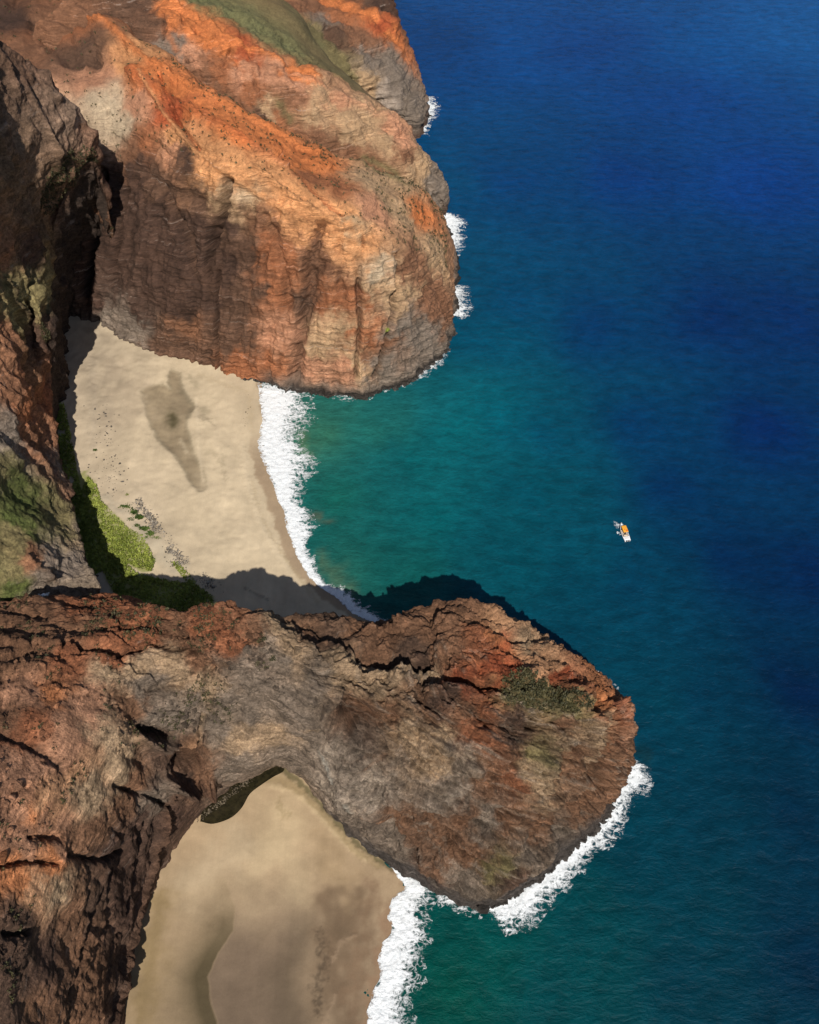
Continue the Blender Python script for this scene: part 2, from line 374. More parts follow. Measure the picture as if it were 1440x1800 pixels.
spur.D += fc_ * (-2.6 * ridged(B * np.array([1, 1, .25]), 20, 4, .5, 22) + 1.6) + fc_ * 1.3 * fbm(B, 9, 4, .6, 23)
spur.D += .7 * fbm(B, 5, 4, .6, 24) * (.3 + .7 * fc_)
for pts, dep, col, al in (
    ([(302, 5, 4), (345, 25, 5), (400, 68, 5), (460, 98, 5), (520, 125, 5), (560, 140, 4)], 2, ORANGE, .9), ([(300, 20, 5), (290, 50, 6), (310, 90, 6)], 0, ORANGE, .5), ([(640, 180, 4), (700, 215, 4)], 1, PINK, .6),
    ([(290, 30, 3), (288, 70, 3)], -3, DARK, .6), ([(322, 30, 3), (330, 110, 3)], -4, DARK, .7), ([(410, 85, 5), (395, 120, 6)], -3, RUST, .7),
    ([(490, 180, 8), (510, 210, 7)], 0, OLIVE, .8), ([(470, 120, 4), (540, 140, 5), (610, 175, 5), (680, 205, 4)], 1.5, PINK, .6),
    ([(640, 275, 5), (690, 300, 6), (720, 330, 5)], 0, OLIVE, .8), ([(735, 300, 3), (725, 330, 3)], -3, DARK, .6), ([(440, 95, 3), (448, 150, 3)], -3, BROWN, .6)):
    spur.stroke(pts, dep, col, al)
zz = B[:, 2] + 3 * fbm(B, 9, 3, .6, 9)
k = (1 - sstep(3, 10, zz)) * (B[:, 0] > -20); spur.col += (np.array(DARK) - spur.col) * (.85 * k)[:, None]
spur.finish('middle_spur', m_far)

s3 = nety([
    [(300, 20, 700), (310, -30, 730), (320, -80, 780), (330, -150, 850)],
    [(430, 60, 690), (430, 0, 725), (430, -60, 780), (440, -130, 850)],
    [(500, 90, 680), (510, 30, 715), (500, -40, 780), (510, -110, 850)],
    [(560, 130, 675), (560, 70, 700), (560, 0, 760), (570, -80, 840)],
    [(610, 180, 680), (620, 110, 695), (620, 30, 745), (630, -60, 830)],
    [(660, 212, 692), (665, 150, 697), (665, 50, 740), (665, -40, 820)],
    [(705, 230, 685), (705, 180, 691), (695, 80, 735), (680, -30, 810)],
    [(732, 232, 682), (735, 195, 690), (722, 130, 728), (688, 20, 800)],
    [(742, 215, 690), (746, 195, 700), (738, 152, 735), (705, 60, 795)]], tail=(-10, 60, -20))
s3.append([p + np.array([2, 0, 0]) for p in s3[-1]])
for p in s3[-1]: p[2] = -8
rear = Net(s3, 220, 300)
_keep=GREEN; GREEN=(.17,.17,.075)
rear.colours([(380, 0, GREEN), (430, 10, GREEN), (440, 40, GREEN), (480, 40, GREEN), (510, 60, GREEN), (540, 80, GREEN), (530, 110, GREEN), (500, 90, GREEN), (350, 10, GREEN), (480, 5, RUST), (500, 10, BROWN), (540, 10, BROWN), (570, 40, GREY), (550, 55, OLIVE), (590, 60, DBR),
    (600, 30, RUST), (590, 10, ORANGE), (640, 30, ORANGE), (670, 50, RED), (650, 10, DBR), (670, 10, DARK), (690, 70, ORANGE), (630, 70, BROWN), (570, 100, OLIVE), (600, 120, OLIVE), (650, 110, GREY), (690, 120, GREY), (700, 150, GREY), (640, 150, TAN), (600, 150, OLIVE), (680, 180, PALE), (725, 170, GREY), (735, 200, GREY), (700, 210, GREY), (620, 170, OLIVE)], warp=6)
B = rear.base
GREEN=_keep
gr = (rear.col[:, 1] > rear.col[:, 0] * .8).astype(float)
rear.D += 2.5 * fbm(B, 45, 3, .5, 31) + (1 - gr) * (1.8 * fbm(B, 14, 4, .6, 32) - 2.6 * ridged(B * np.array([1, 1, .5]), 20, 4, .5, 33) + 2.5)
rear.D += (1 - gr) * 1.6 * fbm(B * np.array([.06, .06, 1]), 3.5, 3, .6, 35) + .5 * fbm(B, 6, 3, .6, 34)
zz = B[:, 2] + 3 * fbm(B, 9, 3, .6, 9)
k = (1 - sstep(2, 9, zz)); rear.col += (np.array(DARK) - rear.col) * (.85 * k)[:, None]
rear.stroke([(540, 70, 2.5), (535, 130, 2.5)], -2, BROWN, .7)
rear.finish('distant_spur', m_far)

# ------------------------------------------------------------------ the left valley wall and bench
lc = []
for pts in (                                   # rows run from the beach edge inward / leftwards
    [(166, 1020, 38), (150, 1030, 38), (110, 1030, 40), (60, 1050, 42), (0, 1085, 40), (-80, 1110, 44), (-200, 1120, 50)],
    [(150, 985, 36), (138, 985, 38), (108, 985, 42), (65, 1000, 52), (0, 1020, 54), (-80, 1040, 60), (-200, 1050, 68)],
    [(134, 930, 32), (116, 925, 34), (90, 920, 40), (50, 930, 56), (0, 940, 60), (-80, 950, 68), (-200, 950, 80)],
    [(114, 850, 28), (100, 845, 32), (80, 840, 39), (45, 845, 50), (0, 850, 64), (-80, 850, 75), (-200, 850, 92)],
    [(97, 780, 28), (84, 770, 32), (66, 765, 40), (38, 765, 52), (-5, 765, 68), (-80, 760, 82), (-200, 750, 105)],
    [(88, 700, 28), (76, 690, 34), (58, 680, 44), (30, 675, 66), (-10, 670, 76), (-80, 660, 95), (-200, 640, 125)],
    [(82, 620, 42), (70, 605, 50), (52, 590, 54), (28, 580, 76), (-10, 575, 88), (-80, 560, 110), (-200, 540, 145)],
    [(82, 560, 62), (70, 540, 74), (50, 520, 76), (28, 500, 90), (-10, 490, 104), (-80, 470, 128), (-200, 450, 165)],
    [(84, 480, 62), (74, 455, 80), (62, 430, 94), (30, 405, 110), (-10, 390, 124), (-80, 370, 150), (-200, 340, 190)],
    [(92, 390, 84), (84, 360, 100), (78, 330, 114), (40, 305, 130), (-5, 285, 146), (-80, 260, 172), (-200, 220, 212)],
    [(118, 330, 96), (108, 300, 112), (110, 260, 126), (60, 225, 142), (0, 200, 158), (-80, 160, 185), (-200, 110, 226)],
    [(165, 285, 106), (160, 245, 120), (130, 185, 138), (65, 125, 156), (5, 75, 172), (-80, 20, 198), (-200, -40, 240)],
    ):
    top = [Wz(*p) for p in pts]
    e = top[0]
    ov = .55 * max(0, e[2] - 32); od = np.array([-.5 * ov, .9 * ov, 0])
    lc.append([e + od + np.array([-4, 2, -e[2] - 6]), e + od * .8 + np.array([-3.0, 1.5, -e[2] * .72]), e + od * .4 + np.array([-1.8, 1.0, -e[2] * .35]), e + np.array([0.2, .4, -4])] + top)
def dropc(col, dx, dy, z): return [p + np.array([dx, dy, z - p[2]]) for p in col]
lc = [dropc(lc[0], 2, -14, -5), [p + np.array([1, -5, -0.45 * (p[2] + 5)]) for p in lc[0]]] + lc
lc.append([p + np.array([-9, 20, -70]) for p in lc[-1]])
lc.append([p + np.array([-20, 34, -70]) for p in lc[-1]])
left = Net(lc, 330, 480, flip=True)
left.colours([(10, 100, DBR), (40, 140, DBR), (20, 190, GREY), (60, 200, DBR), (100, 200, GREY), (130, 240, BROWN), (170, 270, DBR), (20, 260, BROWN), (40, 240, OLIVE), (70, 270, BROWN), (10, 320, DBR), (60, 320, RUST), (30, 350, BROWN), (80, 360, DARK),
    (110, 300, DARK), (150, 300, DARK), (20, 410, OLIVE), (60, 400, DBR), (50, 450, DARK), (10, 460, BROWN), (80, 440, DARK), (20, 500, OLIVE), (60, 510, OLIVE), (30, 540, OLIVE), (80, 520, OLIVE), (50, 580, DARK), (20, 600, BROWN), (80, 600, DARK), (60, 640, BROWN), (20, 680, BROWN), (40, 720, RUST), (80, 720, RUST),
    (20, 770, GREY), (60, 780, BROWN), (90, 800, BROWN), (110, 840, GREY), (100, 900, BROWN), (130, 960, GREY), (110, 990, GREY), (30, 870, GREEN), (60, 880, GREEN), (90, 900, OLIVE), (40, 920, GREEN), (20, 960, OLIVE), (60, 980, BROWN), (10, 1010, OLIVE), (20, 1040, GREEN), (70, 1030, GREY), (140, 1010, TAN), (5, 830, OLIVE)], warp=6)
B = left.base
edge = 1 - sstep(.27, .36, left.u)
left.col = left.col * (1 - edge[:, None]) + edge[:, None] * np.array((.05, .034, .026))  # shade painted in: the face below the rim goes near-black
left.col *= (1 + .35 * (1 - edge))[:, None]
left.D += 2.4 * fbm(B, 28, 3, .5, 41) * sstep(.3, .4, left.u) + 1.1 * fbm(B, 9, 4, .55, 42) + .6 * fbm(B, 3, 4, .6, 43)
left.D += sstep(.3, .42, left.u) * (-1.8 * ridged(B, 22, 4, .5, 44) + 1.1)
up_ = sstep(110, 135, B[:, 1] - 200 + B[:, 2] * .3)
left.D += up_ * sstep(.3, .42, left.u) * (-3 * ridged(B * np.array([1, 1, .2]), 16, 3, .5, 45) + 1.8)
left.D += edge * sstep(50, 70, left.base[:, 2].max() * 0 + B[:, 1] - 330) * (-3 * ridged(B * np.array([1, 1, .08]), 11, 3, .5, 46))
for pts, dep, col, al in (
    ([(90, 350, 5), (85, 430, 6), (96, 500, 6)], -5, DARK, .7), ([(60, 300, 4), (50, 420, 6)], -5, DARK, .6),
    ([(20, 90, 5), (60, 130, 5), (120, 190, 6), (150, 250, 7), (160, 300, 7)], 3, DBR, .4),
    ([(15, 490, 3), (30, 530, 4), (45, 560, 4)], -4, DARK, .7), ([(100, 810, 4), (125, 870, 4)], -2, DBR, .5),
    ([(50, 980, 4), (80, 1015, 5), (130, 1025, 5)], -5, DARK, .6), ([(0, 880, 16), (50, 880, 20), (85, 880, 12)], 0, GREEN, .6)):
    left.stroke(pts, dep, col, al)
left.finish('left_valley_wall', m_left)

# ------------------------------------------------------------------ the near headland with its arch neck, and the massif on the left
def zz_(*pts): return [Wz(*p) for p in pts]
nc = []
for pts in (
    [(200, 1990, 0), (150, 1980, 25), (90, 1970, 50), (20, 1960, 72), (-70, 1950, 90), (-170, 1930, 105), (-280, 1900, 112)],
    [(222, 1800, 0), (190, 1795, 22), (140, 1780, 48), (65, 1765, 72), (-30, 1750, 90), (-130, 1730, 105), (-250, 1700, 113)],
    [(243, 1650, 0), (215, 1640, 22), (160, 1620, 50), (85, 1600, 75), (-10, 1580, 93), (-110, 1550, 106), (-230, 1520, 114)],
    [(296, 1515, 0), (268, 1490, 24), (215, 1450, 50), (140, 1410, 76), (55, 1365, 93), (-50, 1320, 103), (-170, 1270, 108)],
    [(350, 1442, 0), (325, 1400, 26), (275, 1330, 50), (205, 1260, 70), (120, 1190, 82), (30, 1130, 80), (-60, 1095, 66)],
    [(405, 1385, 0), (392, 1362, 26), (350, 1285, 48), (300, 1210, 64), (235, 1140, 73), (150, 1085, 70), (80, 1052, 56)],
    [(455, 1345, 0), (447, 1352, 26), (420, 1260, 50), (375, 1180, 67), (320, 1120, 75), (250, 1092, 72), (205, 1040, 60)],
    [(500, 1325, 0), (500, 1346, 24), (485, 1260, 50), (455, 1180, 70), (415, 1115, 80), (360, 1085, 80), (300, 1078, 72)],
    [(560, 1405, 0), (562, 1375, 22), (560, 1295, 48), (540, 1210, 68), (510, 1135, 79), (470, 1090, 82), (440, 1062, 80)],
    [(630, 1480, 0), (635, 1440, 20), (640, 1360, 42), (632, 1265, 58), (615, 1185, 66), (580, 1120, 64), (555, 1092, 60)],
    [(705, 1532, 0), (710, 1488, 18), (725, 1400, 40), (733, 1290, 58), (725, 1200, 64), (690, 1130, 58), (665, 1096, 52)],
    [(780, 1575, 0), (785, 1530, 18), (800, 1430, 38), (808, 1310, 56), (795, 1210, 64), (765, 1110, 64), (755, 1066, 57)],
    [(850, 1592, 0), (860, 1545, 16), (875, 1440, 36), (888, 1320, 53), (872, 1220, 62), (845, 1120, 65), (830, 1056, 60)],
    [(925, 1558, 0), (932, 1510, 16), (945, 1410, 35), (952, 1310, 50), (935, 1230, 58), (905, 1140, 60), (885, 1070, 54)],
    [(1000, 1497, 0), (1005, 1450, 15), (1015, 1370, 33), (1018, 1290, 47), (1000, 1220, 54), (965, 1150, 53), (945, 1108, 46)],
    [(1060, 1440, 0), (1065, 1400, 14), (1070, 1340, 30), (1068, 1280, 42), (1048, 1220, 46), (1020, 1185, 44), (992, 1152, 36)],
    [(1084, 1385, 0), (1094, 1350, 12), (1102, 1310, 25), (1103, 1268, 34), (1088, 1230, 36), (1062, 1205, 34), (1035, 1186, 27)],
    [(1098, 1338, 0), (1108, 1316, 8), (1116, 1290, 16), (1118, 1268, 22), (1108, 1243, 23), (1085, 1218, 21), (1062, 1203, 14)],
    ):
    c = zz_(*pts); b = c[-1]
    c = [np.array([c[0][0], c[0][1] + .3, -8.0])] + c
    if pts[-1][0] > -60: c += [b + np.array([1, 6, -b[2] * .35]), b + np.array([2, 10, -b[2] * .75]), b + np.array([2, 14, -b[2] - 6])]
    else: c += [b + np.array([-30, 12, 0]), b + np.array([-60, 30, 0]), b + np.array([-90, 50, 0])]
    nc.append(c)
e = [p.copy() for p in nc[-1]]
for p in e: p[2] = -6; p[0] += 1.0; p[1] -= 4
nc.append(e)
near = Net(nc, 640, 850)
GREY = (.152, .116, .087); BROWN = (.155, .08, .045); PALE = (.24, .19, .145); TAN = (.30, .205, .125); RUST = (.23, .088, .042); RED = (.26, .066, .028)
ORANGE = (.36, .14, .058); DBR = (.085, .05, .034); PINK = (.30, .155, .092); LOR = (.40, .215, .115)
near.colours([
    (10, 1790, DBR), (80, 1780, BROWN), (150, 1780, BROWN), (200, 1780, DARK), (30, 1700, DBR), (90, 1700, DARK), (150, 1680, BROWN), (210, 1700, DBR), (20, 1620, DBR), (60, 1560, LOR), (30, 1540, ORANGE), (100, 1560, TAN), (130, 1600, BROWN), (170, 1570, DBR), (220, 1570, DARK), (200, 1500, DARK), (90, 1515, ORANGE),
    (40, 1480, PINK), (100, 1460, PINK), (160, 1470, BROWN), (30, 1420, PINK), (90, 1400, LOR), (160, 1400, TAN), (200, 1420, BROWN), (250, 1450, DARK), (270, 1400, GREY), (300, 1440, DARK), (320, 1390, DBR), (230, 1360, BROWN), (290, 1340, DBR), (340, 1320, BROWN), (350, 1370, BROWN), (60, 1340, PINK), (20, 1300, RUST), (60, 1280, RUST), (10, 1260, BROWN), (200, 1340, TAN), (140, 1360, LOR), (60, 1420, ORANGE), (110, 1290, PINK), (20, 1350, PINK), (40, 1230, PINK),
    (120, 1320, PINK), (150, 1240, PINK), (100, 1220, ORANGE), (60, 1210, PINK), (180, 1290, TAN), (200, 1200, TAN), (230, 1250, BROWN), (260, 1210, GREY), (290, 1260, GREY), (300, 1180, TAN), (20, 1170, BROWN), (60, 1150, BROWN), (120, 1160, RUST), (200, 1150, RUST), (250, 1170, TAN), (90, 1110, BROWN), (160, 1060, RUST), (150, 1100, BROWN), (60, 1080, BROWN), (20, 1110, BROWN),
    (200, 1110, RUST), (250, 1110, RUST), (210, 1050, RUST), (180, 1040, RUST), (300, 1110, BROWN), (360, 1100, RUST), (400, 1120, RUST), (430, 1110, BROWN), (350, 1150, BROWN), (360, 1200, TAN), (340, 1230, GREY), (370, 1280, GREY), (420, 1160, GREY), (400, 1220, GREY), (440, 1200, GREY), (480, 1150, GREY), (520, 1140, TAN), (500, 1100, TAN), (540, 1110, BROWN), (580, 1130, DBR),
    (450, 1250, GREY), (420, 1290, TAN), (480, 1290, TAN), (520, 1240, GREY), (560, 1200, GREY), (600, 1180, TAN), (640, 1180, TAN), (680, 1200, TAN), (550, 1290, GREY), (580, 1330, PALE), (520, 1330, GREY), (430, 1330, GREY), (390, 1360, GREY), (640, 1260, BROWN), (640, 1310, GREY), (600, 1390, PALE), (660, 1380, PALE), (620, 1440, GREY), (680, 1480, GREY), (700, 1440, BROWN),
    (720, 1290, TAN), (700, 1240, BROWN), (740, 1190, TAN), (660, 1130, BROWN), (700, 1110, BROWN), (720, 1150, DBR), (760, 1080, BROWN), (800, 1070, BROWN), (780, 1130, BROWN), (840, 1070, BROWN), (850, 1110, RUST), (900, 1100, LOR), (930, 1120, TAN), (960, 1150, LOR), (890, 1130, ORANGE), (880, 1160, RED), (830, 1170, RUST), (800, 1200, RED), (850, 1200, RUST), (900, 1170, RED), (940, 1170, LOR),
    (990, 1180, RED), (1020, 1210, RUST), (1060, 1230, ORANGE), (1090, 1260, RUST), (1110, 1270, PINK), (1060, 1290, TAN), (1080, 1340, BROWN), (1110, 1310, BROWN), (930, 1210, OLIVE), (980, 1225, OLIVE), (900, 1215, OLIVE), (1010, 1240, OLIVE), (780, 1240, DBR), (740, 1250, BROWN), (820, 1250, BROWN), (850, 1240, RUST), (780, 1300, TAN), (760, 1340, TAN), (840, 1290, RUST), (820, 1340, PALE),
    (900, 1280, DBR), (870, 1330, BROWN), (950, 1330, OLIVE), (960, 1380, TAN), (940, 1350, TAN), (1000, 1300, TAN), (1000, 1270, BROWN), (1010, 1350, BROWN), (900, 1370, RUST), (860, 1380, BROWN), (800, 1400, PALE), (760, 1400, GREY), (740, 1450, BROWN), (820, 1440, BROWN), (860, 1450, GREY), (900, 1440, BROWN), (960, 1450, BROWN), (1030, 1420, BROWN), (780, 1500, BROWN), (840, 1510, BROWN), (880, 1520, OLIVE), (820, 1550, GREY), (930, 1500, GREY), (1000, 1460, GREY), (900, 1550, DBR), (750, 1540, DBR), (1060, 1390, BROWN)],
    warp=4.5, power=3.4)
B = near.base
foot = sstep(.1, .2, near.u)
tip = 1 - .75 * sstep(.86, .97, near.v) - .25 * sstep(.97, 1, near.v)
near.D += tip * foot * 3.0 * fbm(B, 34, 3, .5, 51)
mass = 1 - sstep(.40, .46, near.v)                 # the massif on the left
north = sstep(158, 182, B[:, 1]); back = np.where(near.v > .38, sstep(.52, .62, near.u), north * sstep(.2, .4, near.u))
mid_front = sstep(.42, .5, near.v) * (1 - back)
calm = mass * (1 - north) * sstep(.3, .42, near.u)
near.D += tip * foot * (1 - .75 * calm) * (1 - .35 * mass) * (1.4 * fbm(B, 7, 5, .58, 52) + .55 * fbm(B, 2.2, 4, .6, 53))
rg = ridged(B * np.array([.6, 1.2, 1.0]), 17, 5, .55, 54)
near.D += tip * foot * (.22 + .66 * back - .38 * mass * north + .12 * mass - .2 * calm) * (-4.0 * rg + 2.6)
cr = ridged(B @ np.array([[.9, 0, .42], [0, 1, .2], [-.42, 0, .9]]) * np.array([.45, .6, 1.3]), 8, 5, .6, 58)
near.D += tip * foot * mid_front * (-3.4 * cr + 2.4)
rib = ridged(np.stack([B[:, 0] + .35 * B[:, 2], B[:, 1] * .15, B[:, 2] * .12], 1), 9, 4, .55, 66)
near.D += tip * foot * (1 - back) * sstep(.72, .82, near.v) * (-3.2 * rib + 2)
near.D += 3.0 * calm * fbm(B, 26, 2, .5, 68)
stp = ridged(np.stack([B[:, 0], B[:, 1] * .9, B[:, 2] * .25], 1), 14, 4, .55, 67); wallz = mass * (1 - sstep(.28, .42, near.u))
near.D += tip * foot * wallz * sstep(.08, .25, near.u) * (-1.0 * stp + .7)
ck = np.clip(1 - np.abs(fbm((B @ np.array([[.9, 0, .42], [0, 1, .2], [-.42, 0, .9]])) * np.array([.35, .5, 1.2]), 7, 4, .6, 69)) * 9, 0, 1); near.D -= .8 * ck * tip * foot * mid_front; near.col *= (1 - .25 * ck * mid_front)[:, None]
near.D += tip * foot * mid_front * (-4.2 * ridged(B, 24, 2, .45, 72) + 2.6)
pit = np.clip(fbm(B * np.array([.8, 1, 1]), 3.6, 3, .6, 59) - .35, 0, 1); near.D -= tip * foot * mid_front * 2.4 * pit
# short sharp scarps that step down towards the north on the tops
q = B.copy(); q[:, 1] += 7 * fbm(B, 20, 3, .5, 55)
saw = np.mod((q[:, 1] * 1.0 + q[:, 2] * .4 + .25 * q[:, 0]) / 11.0, 1.0)
near.D += tip * back * 1.8 * (saw - .5) * sstep(-.2, .15, fbm(B, 25, 2, .5, 56))
q = B @ np.array([[.9, 0, .42], [0, 1, .2], [-.42, 0, .9]])
bed = fbm(q * np.array([.07, .1, 1]), 2.4, 4, .65, 57)
near.D += tip * foot * (1 - back * .6) * (1 - .6 * mass) * 1.0 * bed
near.col *= (1.06 + .42 * calm + .2 * mass * (1 - calm))[:, None]
fine = fbm(q * np.array([.05, .09, 1]), 1.1, 4, .7, 60); near.D += .5 * tip * foot * mid_front * fine; near.col *= (1 + tip * (1 - back * .7) * (1 - .5 * mass) * .38 * np.clip(fine, -1, 1))[:, None]
spk = sstep(.30, .5, fbm(B, 1.7, 3, .6, 70)) * sstep(-.3, .3, fbm(B, 20, 2, .5, 71)) * mass * sstep(.25, .4, near.u); near.col *= (1 - .62 * spk)[:, None]; near.D -= .35 * spk
blot = fbm(B, 5, 4, .65, 64); blk = np.floor((q[:, 2] + 1.2 * fbm(B, 8, 4, .6, 74)) / 1.7); jj = _perm[(blk.astype(np.int64) * 7 + np.floor((B[:, 0] + 2 * fbm(B, 6, 3, .6, 75)) / 6).astype(np.int64) * 131) & 4095] / 4096.0 - .5; near.D += tip * foot * mid_front * .9 * jj; near.col *= (1 + .22 * jj * mid_front)[:, None]; near.col *= (1 + .28 * np.clip(blot, -1, 1))[:, None]
pk = np.clip(fbm(q * np.array([.10, .18, 1]), 1.5, 4, .6, 65) - .28, 0, .75) * mid_front; near.col += (np.array(PALE) * 1.25 - near.col) * pk[:, None]
for pts, dep, col, al in (  # shadowed pits and crags also get dark tints, painting in their shade
    ([(610, 1225, 6), (600, 1250, 9), (612, 1285, 9)], -5, DBR, .6), ([(620, 1265, 24), (655, 1300, 28)], -8, DBR, .6), ([(600, 1215, 8), (575, 1250, 10), (590, 1300, 9)], 4, GREY, .3), ([(700, 1195, 14), (725, 1250, 16), (770, 1300, 18), (840, 1350, 16)], 5, TAN, .35), ([(930, 1270, 20), (960, 1300, 20)], -4, BROWN, .2), ([(860, 1260, 14), (880, 1330, 16)], 3, RUST, .3), ([(1000, 1420, 14), (960, 1480, 14)], -4, BROWN, .2), ([(700, 1420, 16), (760, 1500, 18)], -3.5, GREY, .2), ([(1085, 1240, 6), (1100, 1290, 8)], 4, PINK, .5),
    ([(600, 1172, 6), (660, 1186, 7), (720, 1186, 6)], 4, TAN, .4), ([(745, 1190, 5), (790, 1183, 6), (840, 1195, 6), (880, 1205, 5)], -9, RUST, .6), ([(740, 1225, 7), (742, 1195, 6)], -6, DARK, .5),
    ([(760, 1215, 9), (800, 1208, 10), (850, 1222, 9)], 4, DBR, .5),
    ([(325, 1342, 15), (345, 1337, 15)], -20, DARK, .6), ([(285, 1376, 8), (325, 1384, 9), (368, 1376, 9)], 10, DBR, .4), ([(350, 1300, 10), (335, 1308, 9)], 4, LOR, .7), ([(235, 1295, 6), (285, 1318, 7), (310, 1312, 5)], 5, GREY, .3), ([(250, 1280, 6), (300, 1300, 8)], -8, DARK, .6), ([(360, 1260, 5), (350, 1310, 6)], -4, TAN, .6),
    ([(600, 1140, 9), (670, 1155, 11), (740, 1158, 9)], -9, DBR, .5), ([(640, 1118, 8), (710, 1100, 8), (800, 1085, 9)], 4, BROWN, .3),
    ([(120, 1130, 6), (200, 1150, 7), (260, 1125, 7), (340, 1150, 6)], -6, DBR, .4), ([(30, 1150, 5), (90, 1125, 6), (170, 1140, 5)], -5, DBR, .4),
    ([(180, 1100, 5), (250, 1100, 7), (330, 1120, 6)], -5, DBR, .4),
    ([(30, 1390, 8), (130, 1350, 7)], -1.5, BROWN, .3), ([(0, 1520, 4), (60, 1510, 5), (100, 1520, 4)], -4, DARK, .4), ([(60, 1470, 5), (110, 1470, 6)], -4, BROWN, .4),
    ([(0, 1280, 8), (60, 1300, 10), (110, 1350, 8)], -2.5, DBR, .6), ([(120, 1500, 5), (180, 1510, 6), (220, 1495, 6)], -4, DARK, .5),
    ([(10, 1640, 7), (50, 1640, 6)], -5, BLACK, .6), ([(200, 1380, 5), (260, 1400, 5), (300, 1420, 4)], -4, DARK, .4),
    ([(300, 1400, 4), (270, 1520, 6), (225, 1650, 7), (190, 1800, 7)], 3.5, BROWN, .4), ([(260, 1440, 4), (240, 1540, 5), (200, 1640, 5)], -4, DARK, .6),
    ([(190, 1530, 5), (150, 1640, 6), (120, 1790, 6)], -3, DARK, .6), ([(350, 1380, 5), (365, 1290, 4)], -3, DARK, .5),
    ([(1050, 1290, 4), (1030, 1320, 4), (1010, 1350, 3)], -5, DARK, .7), ([(990, 1310, 3), (995, 1345, 3)], -3, DARK, .6),
    ([(1040, 1260, 3), (1072, 1290, 4), (1070, 1320, 3)], 2.5, RUST, .8), ([(995, 1170, 6), (1010, 1185, 6)], -5, DARK, .5),
    ([(900, 1215, 12), (950, 1215, 15), (1010, 1238, 10)], 0.6, OLIVE, .7), ([(720, 1270, 14), (760, 1330, 12)], 1.5, TAN, .4),
    ([(600, 1330, 3), (680, 1325, 3), (640, 1350, 3)], -1.2, BROWN, .5), ([(790, 1310, 10), (820, 1310, 10)], 1, PALE, .7), ([(800, 1390, 6), (860, 1430, 6)], 1.2, PALE, .6),
    ([(945, 1335, 15)], 1, OLIVE, .6), ([(410, 1285, 4), (470, 1275, 4), (560, 1280, 3)], .5, TAN, .6), ([(365, 1180, 6), (370, 1250, 7)], 1.5, TAN, .6),
    ([(560, 1320, 4), (610, 1380, 4), (650, 1440, 3)], 0, (.26, .27, .24), .5), ([(872, 1528, 6)], 0, OLIVE, .8),
    ([(905, 1105, 14), (885, 1150, 16), (840, 1178, 12), (800, 1190, 8)], -1.5, RED, .8), ([(960, 1130, 10), (985, 1165, 8)], 1, LOR, .7), ([(880, 1200, 6), (840, 1215, 8)], 1, (.30, .085, .035), .7), ([(1080, 1240, 8), (1105, 1262, 8)], 1, (.34, .13, .07), .7)):
    near.stroke(pts, dep, col, al)
zz = B[:, 2] + 2.0 * fbm(B, 7, 3, .6, 9)
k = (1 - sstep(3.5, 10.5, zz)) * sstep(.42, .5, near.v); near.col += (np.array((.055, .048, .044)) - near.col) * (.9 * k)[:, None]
near.D += 1.6 * (1 - sstep(2, 6, zz)) * np.clip(fbm(B, 6, 3, .6, 12) + .2, -.2, 1)
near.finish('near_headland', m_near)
print('terrain', time.time() - T0)

# ------------------------------------------------------------------ hinterland that the cliffs belong to, beyond the frame on the left
xs = np.linspace(-1500, -215, 90); ys = np.linspace(-600, 1500, 150)
X, Y = np.meshgrid(xs, ys); PP = np.stack([X.ravel(), Y.ravel(), np.zeros(X.size)], 1)
Z = -10 + np.clip((-215 - X.ravel()) * .9, 0, 210) * (.75 + .5 * ridged(PP, 260, 4, .5, 61)) + 8 * fbm(PP, 60, 4, .5, 62)
PP[:, 2] = np.where(X.ravel() > -230, -12, Z)
hc = np.tile(np.array(BROWN), (len(PP), 1)) + fbm(PP, 90, 3, .5, 63)[:, None] * np.array([.06, .02, .0])
grid_object('hills', PP.reshape(150, 90, 3), m_left, np.clip(hc, .02, 1))['kind'] = 'structure'

# ------------------------------------------------------------------ beaches
def in_poly(x, y, poly):
    poly = np.array(poly); c = np.zeros(len(x), bool); j = len(poly) - 1
    for i in range(len(poly)):
        xi, yi = poly[i]; xj, yj = poly[j]
        c ^= ((yi > y) != (yj > y)) & (x < (xj - xi) * (y - yi) / (yj - yi + 1e-9) + xi); j = i
    return c
class Sand(Net):
    def __init__(s, x0, x1, y0, y1, step, shore, slope, zmax):
        nu = int((y1 - y0) / step); nv = int((x1 - x0) / step)
        Y, X = np.meshgrid(np.linspace(y0, y1, nu), np.linspace(x0, x1, nv), indexing='ij')
        sh = np.array([Wz(a, b, 0)[:2] for a, b in shore]); o = np.argsort(sh[:, 1])
        xs_ = np.interp(Y, sh[o, 1], sh[o, 0])
        d = xs_ - X + 2.5
        z = np.where(d > 0, zmax * (1 - np.exp(-d * slope / zmax)), d * slope * 2.2)
        G = np.stack([X, Y, z], 2); s.shore_d = d.ravel()
        s.nu, s.nv = nu, nv; s.G0 = G; s.P = G.reshape(-1, 3).copy(); s.n = np.tile(np.array([0, 0, 1.0]), (len(s.P), 1))
        s.px, s.py, s.zd = proj(s.P); s.base = s.P.copy(); s.base[:, 2] = 0; s.D = np.zeros(len(s.P)); s.flip = False
    def pick(s, px, py): return Wz(px, py, 0)
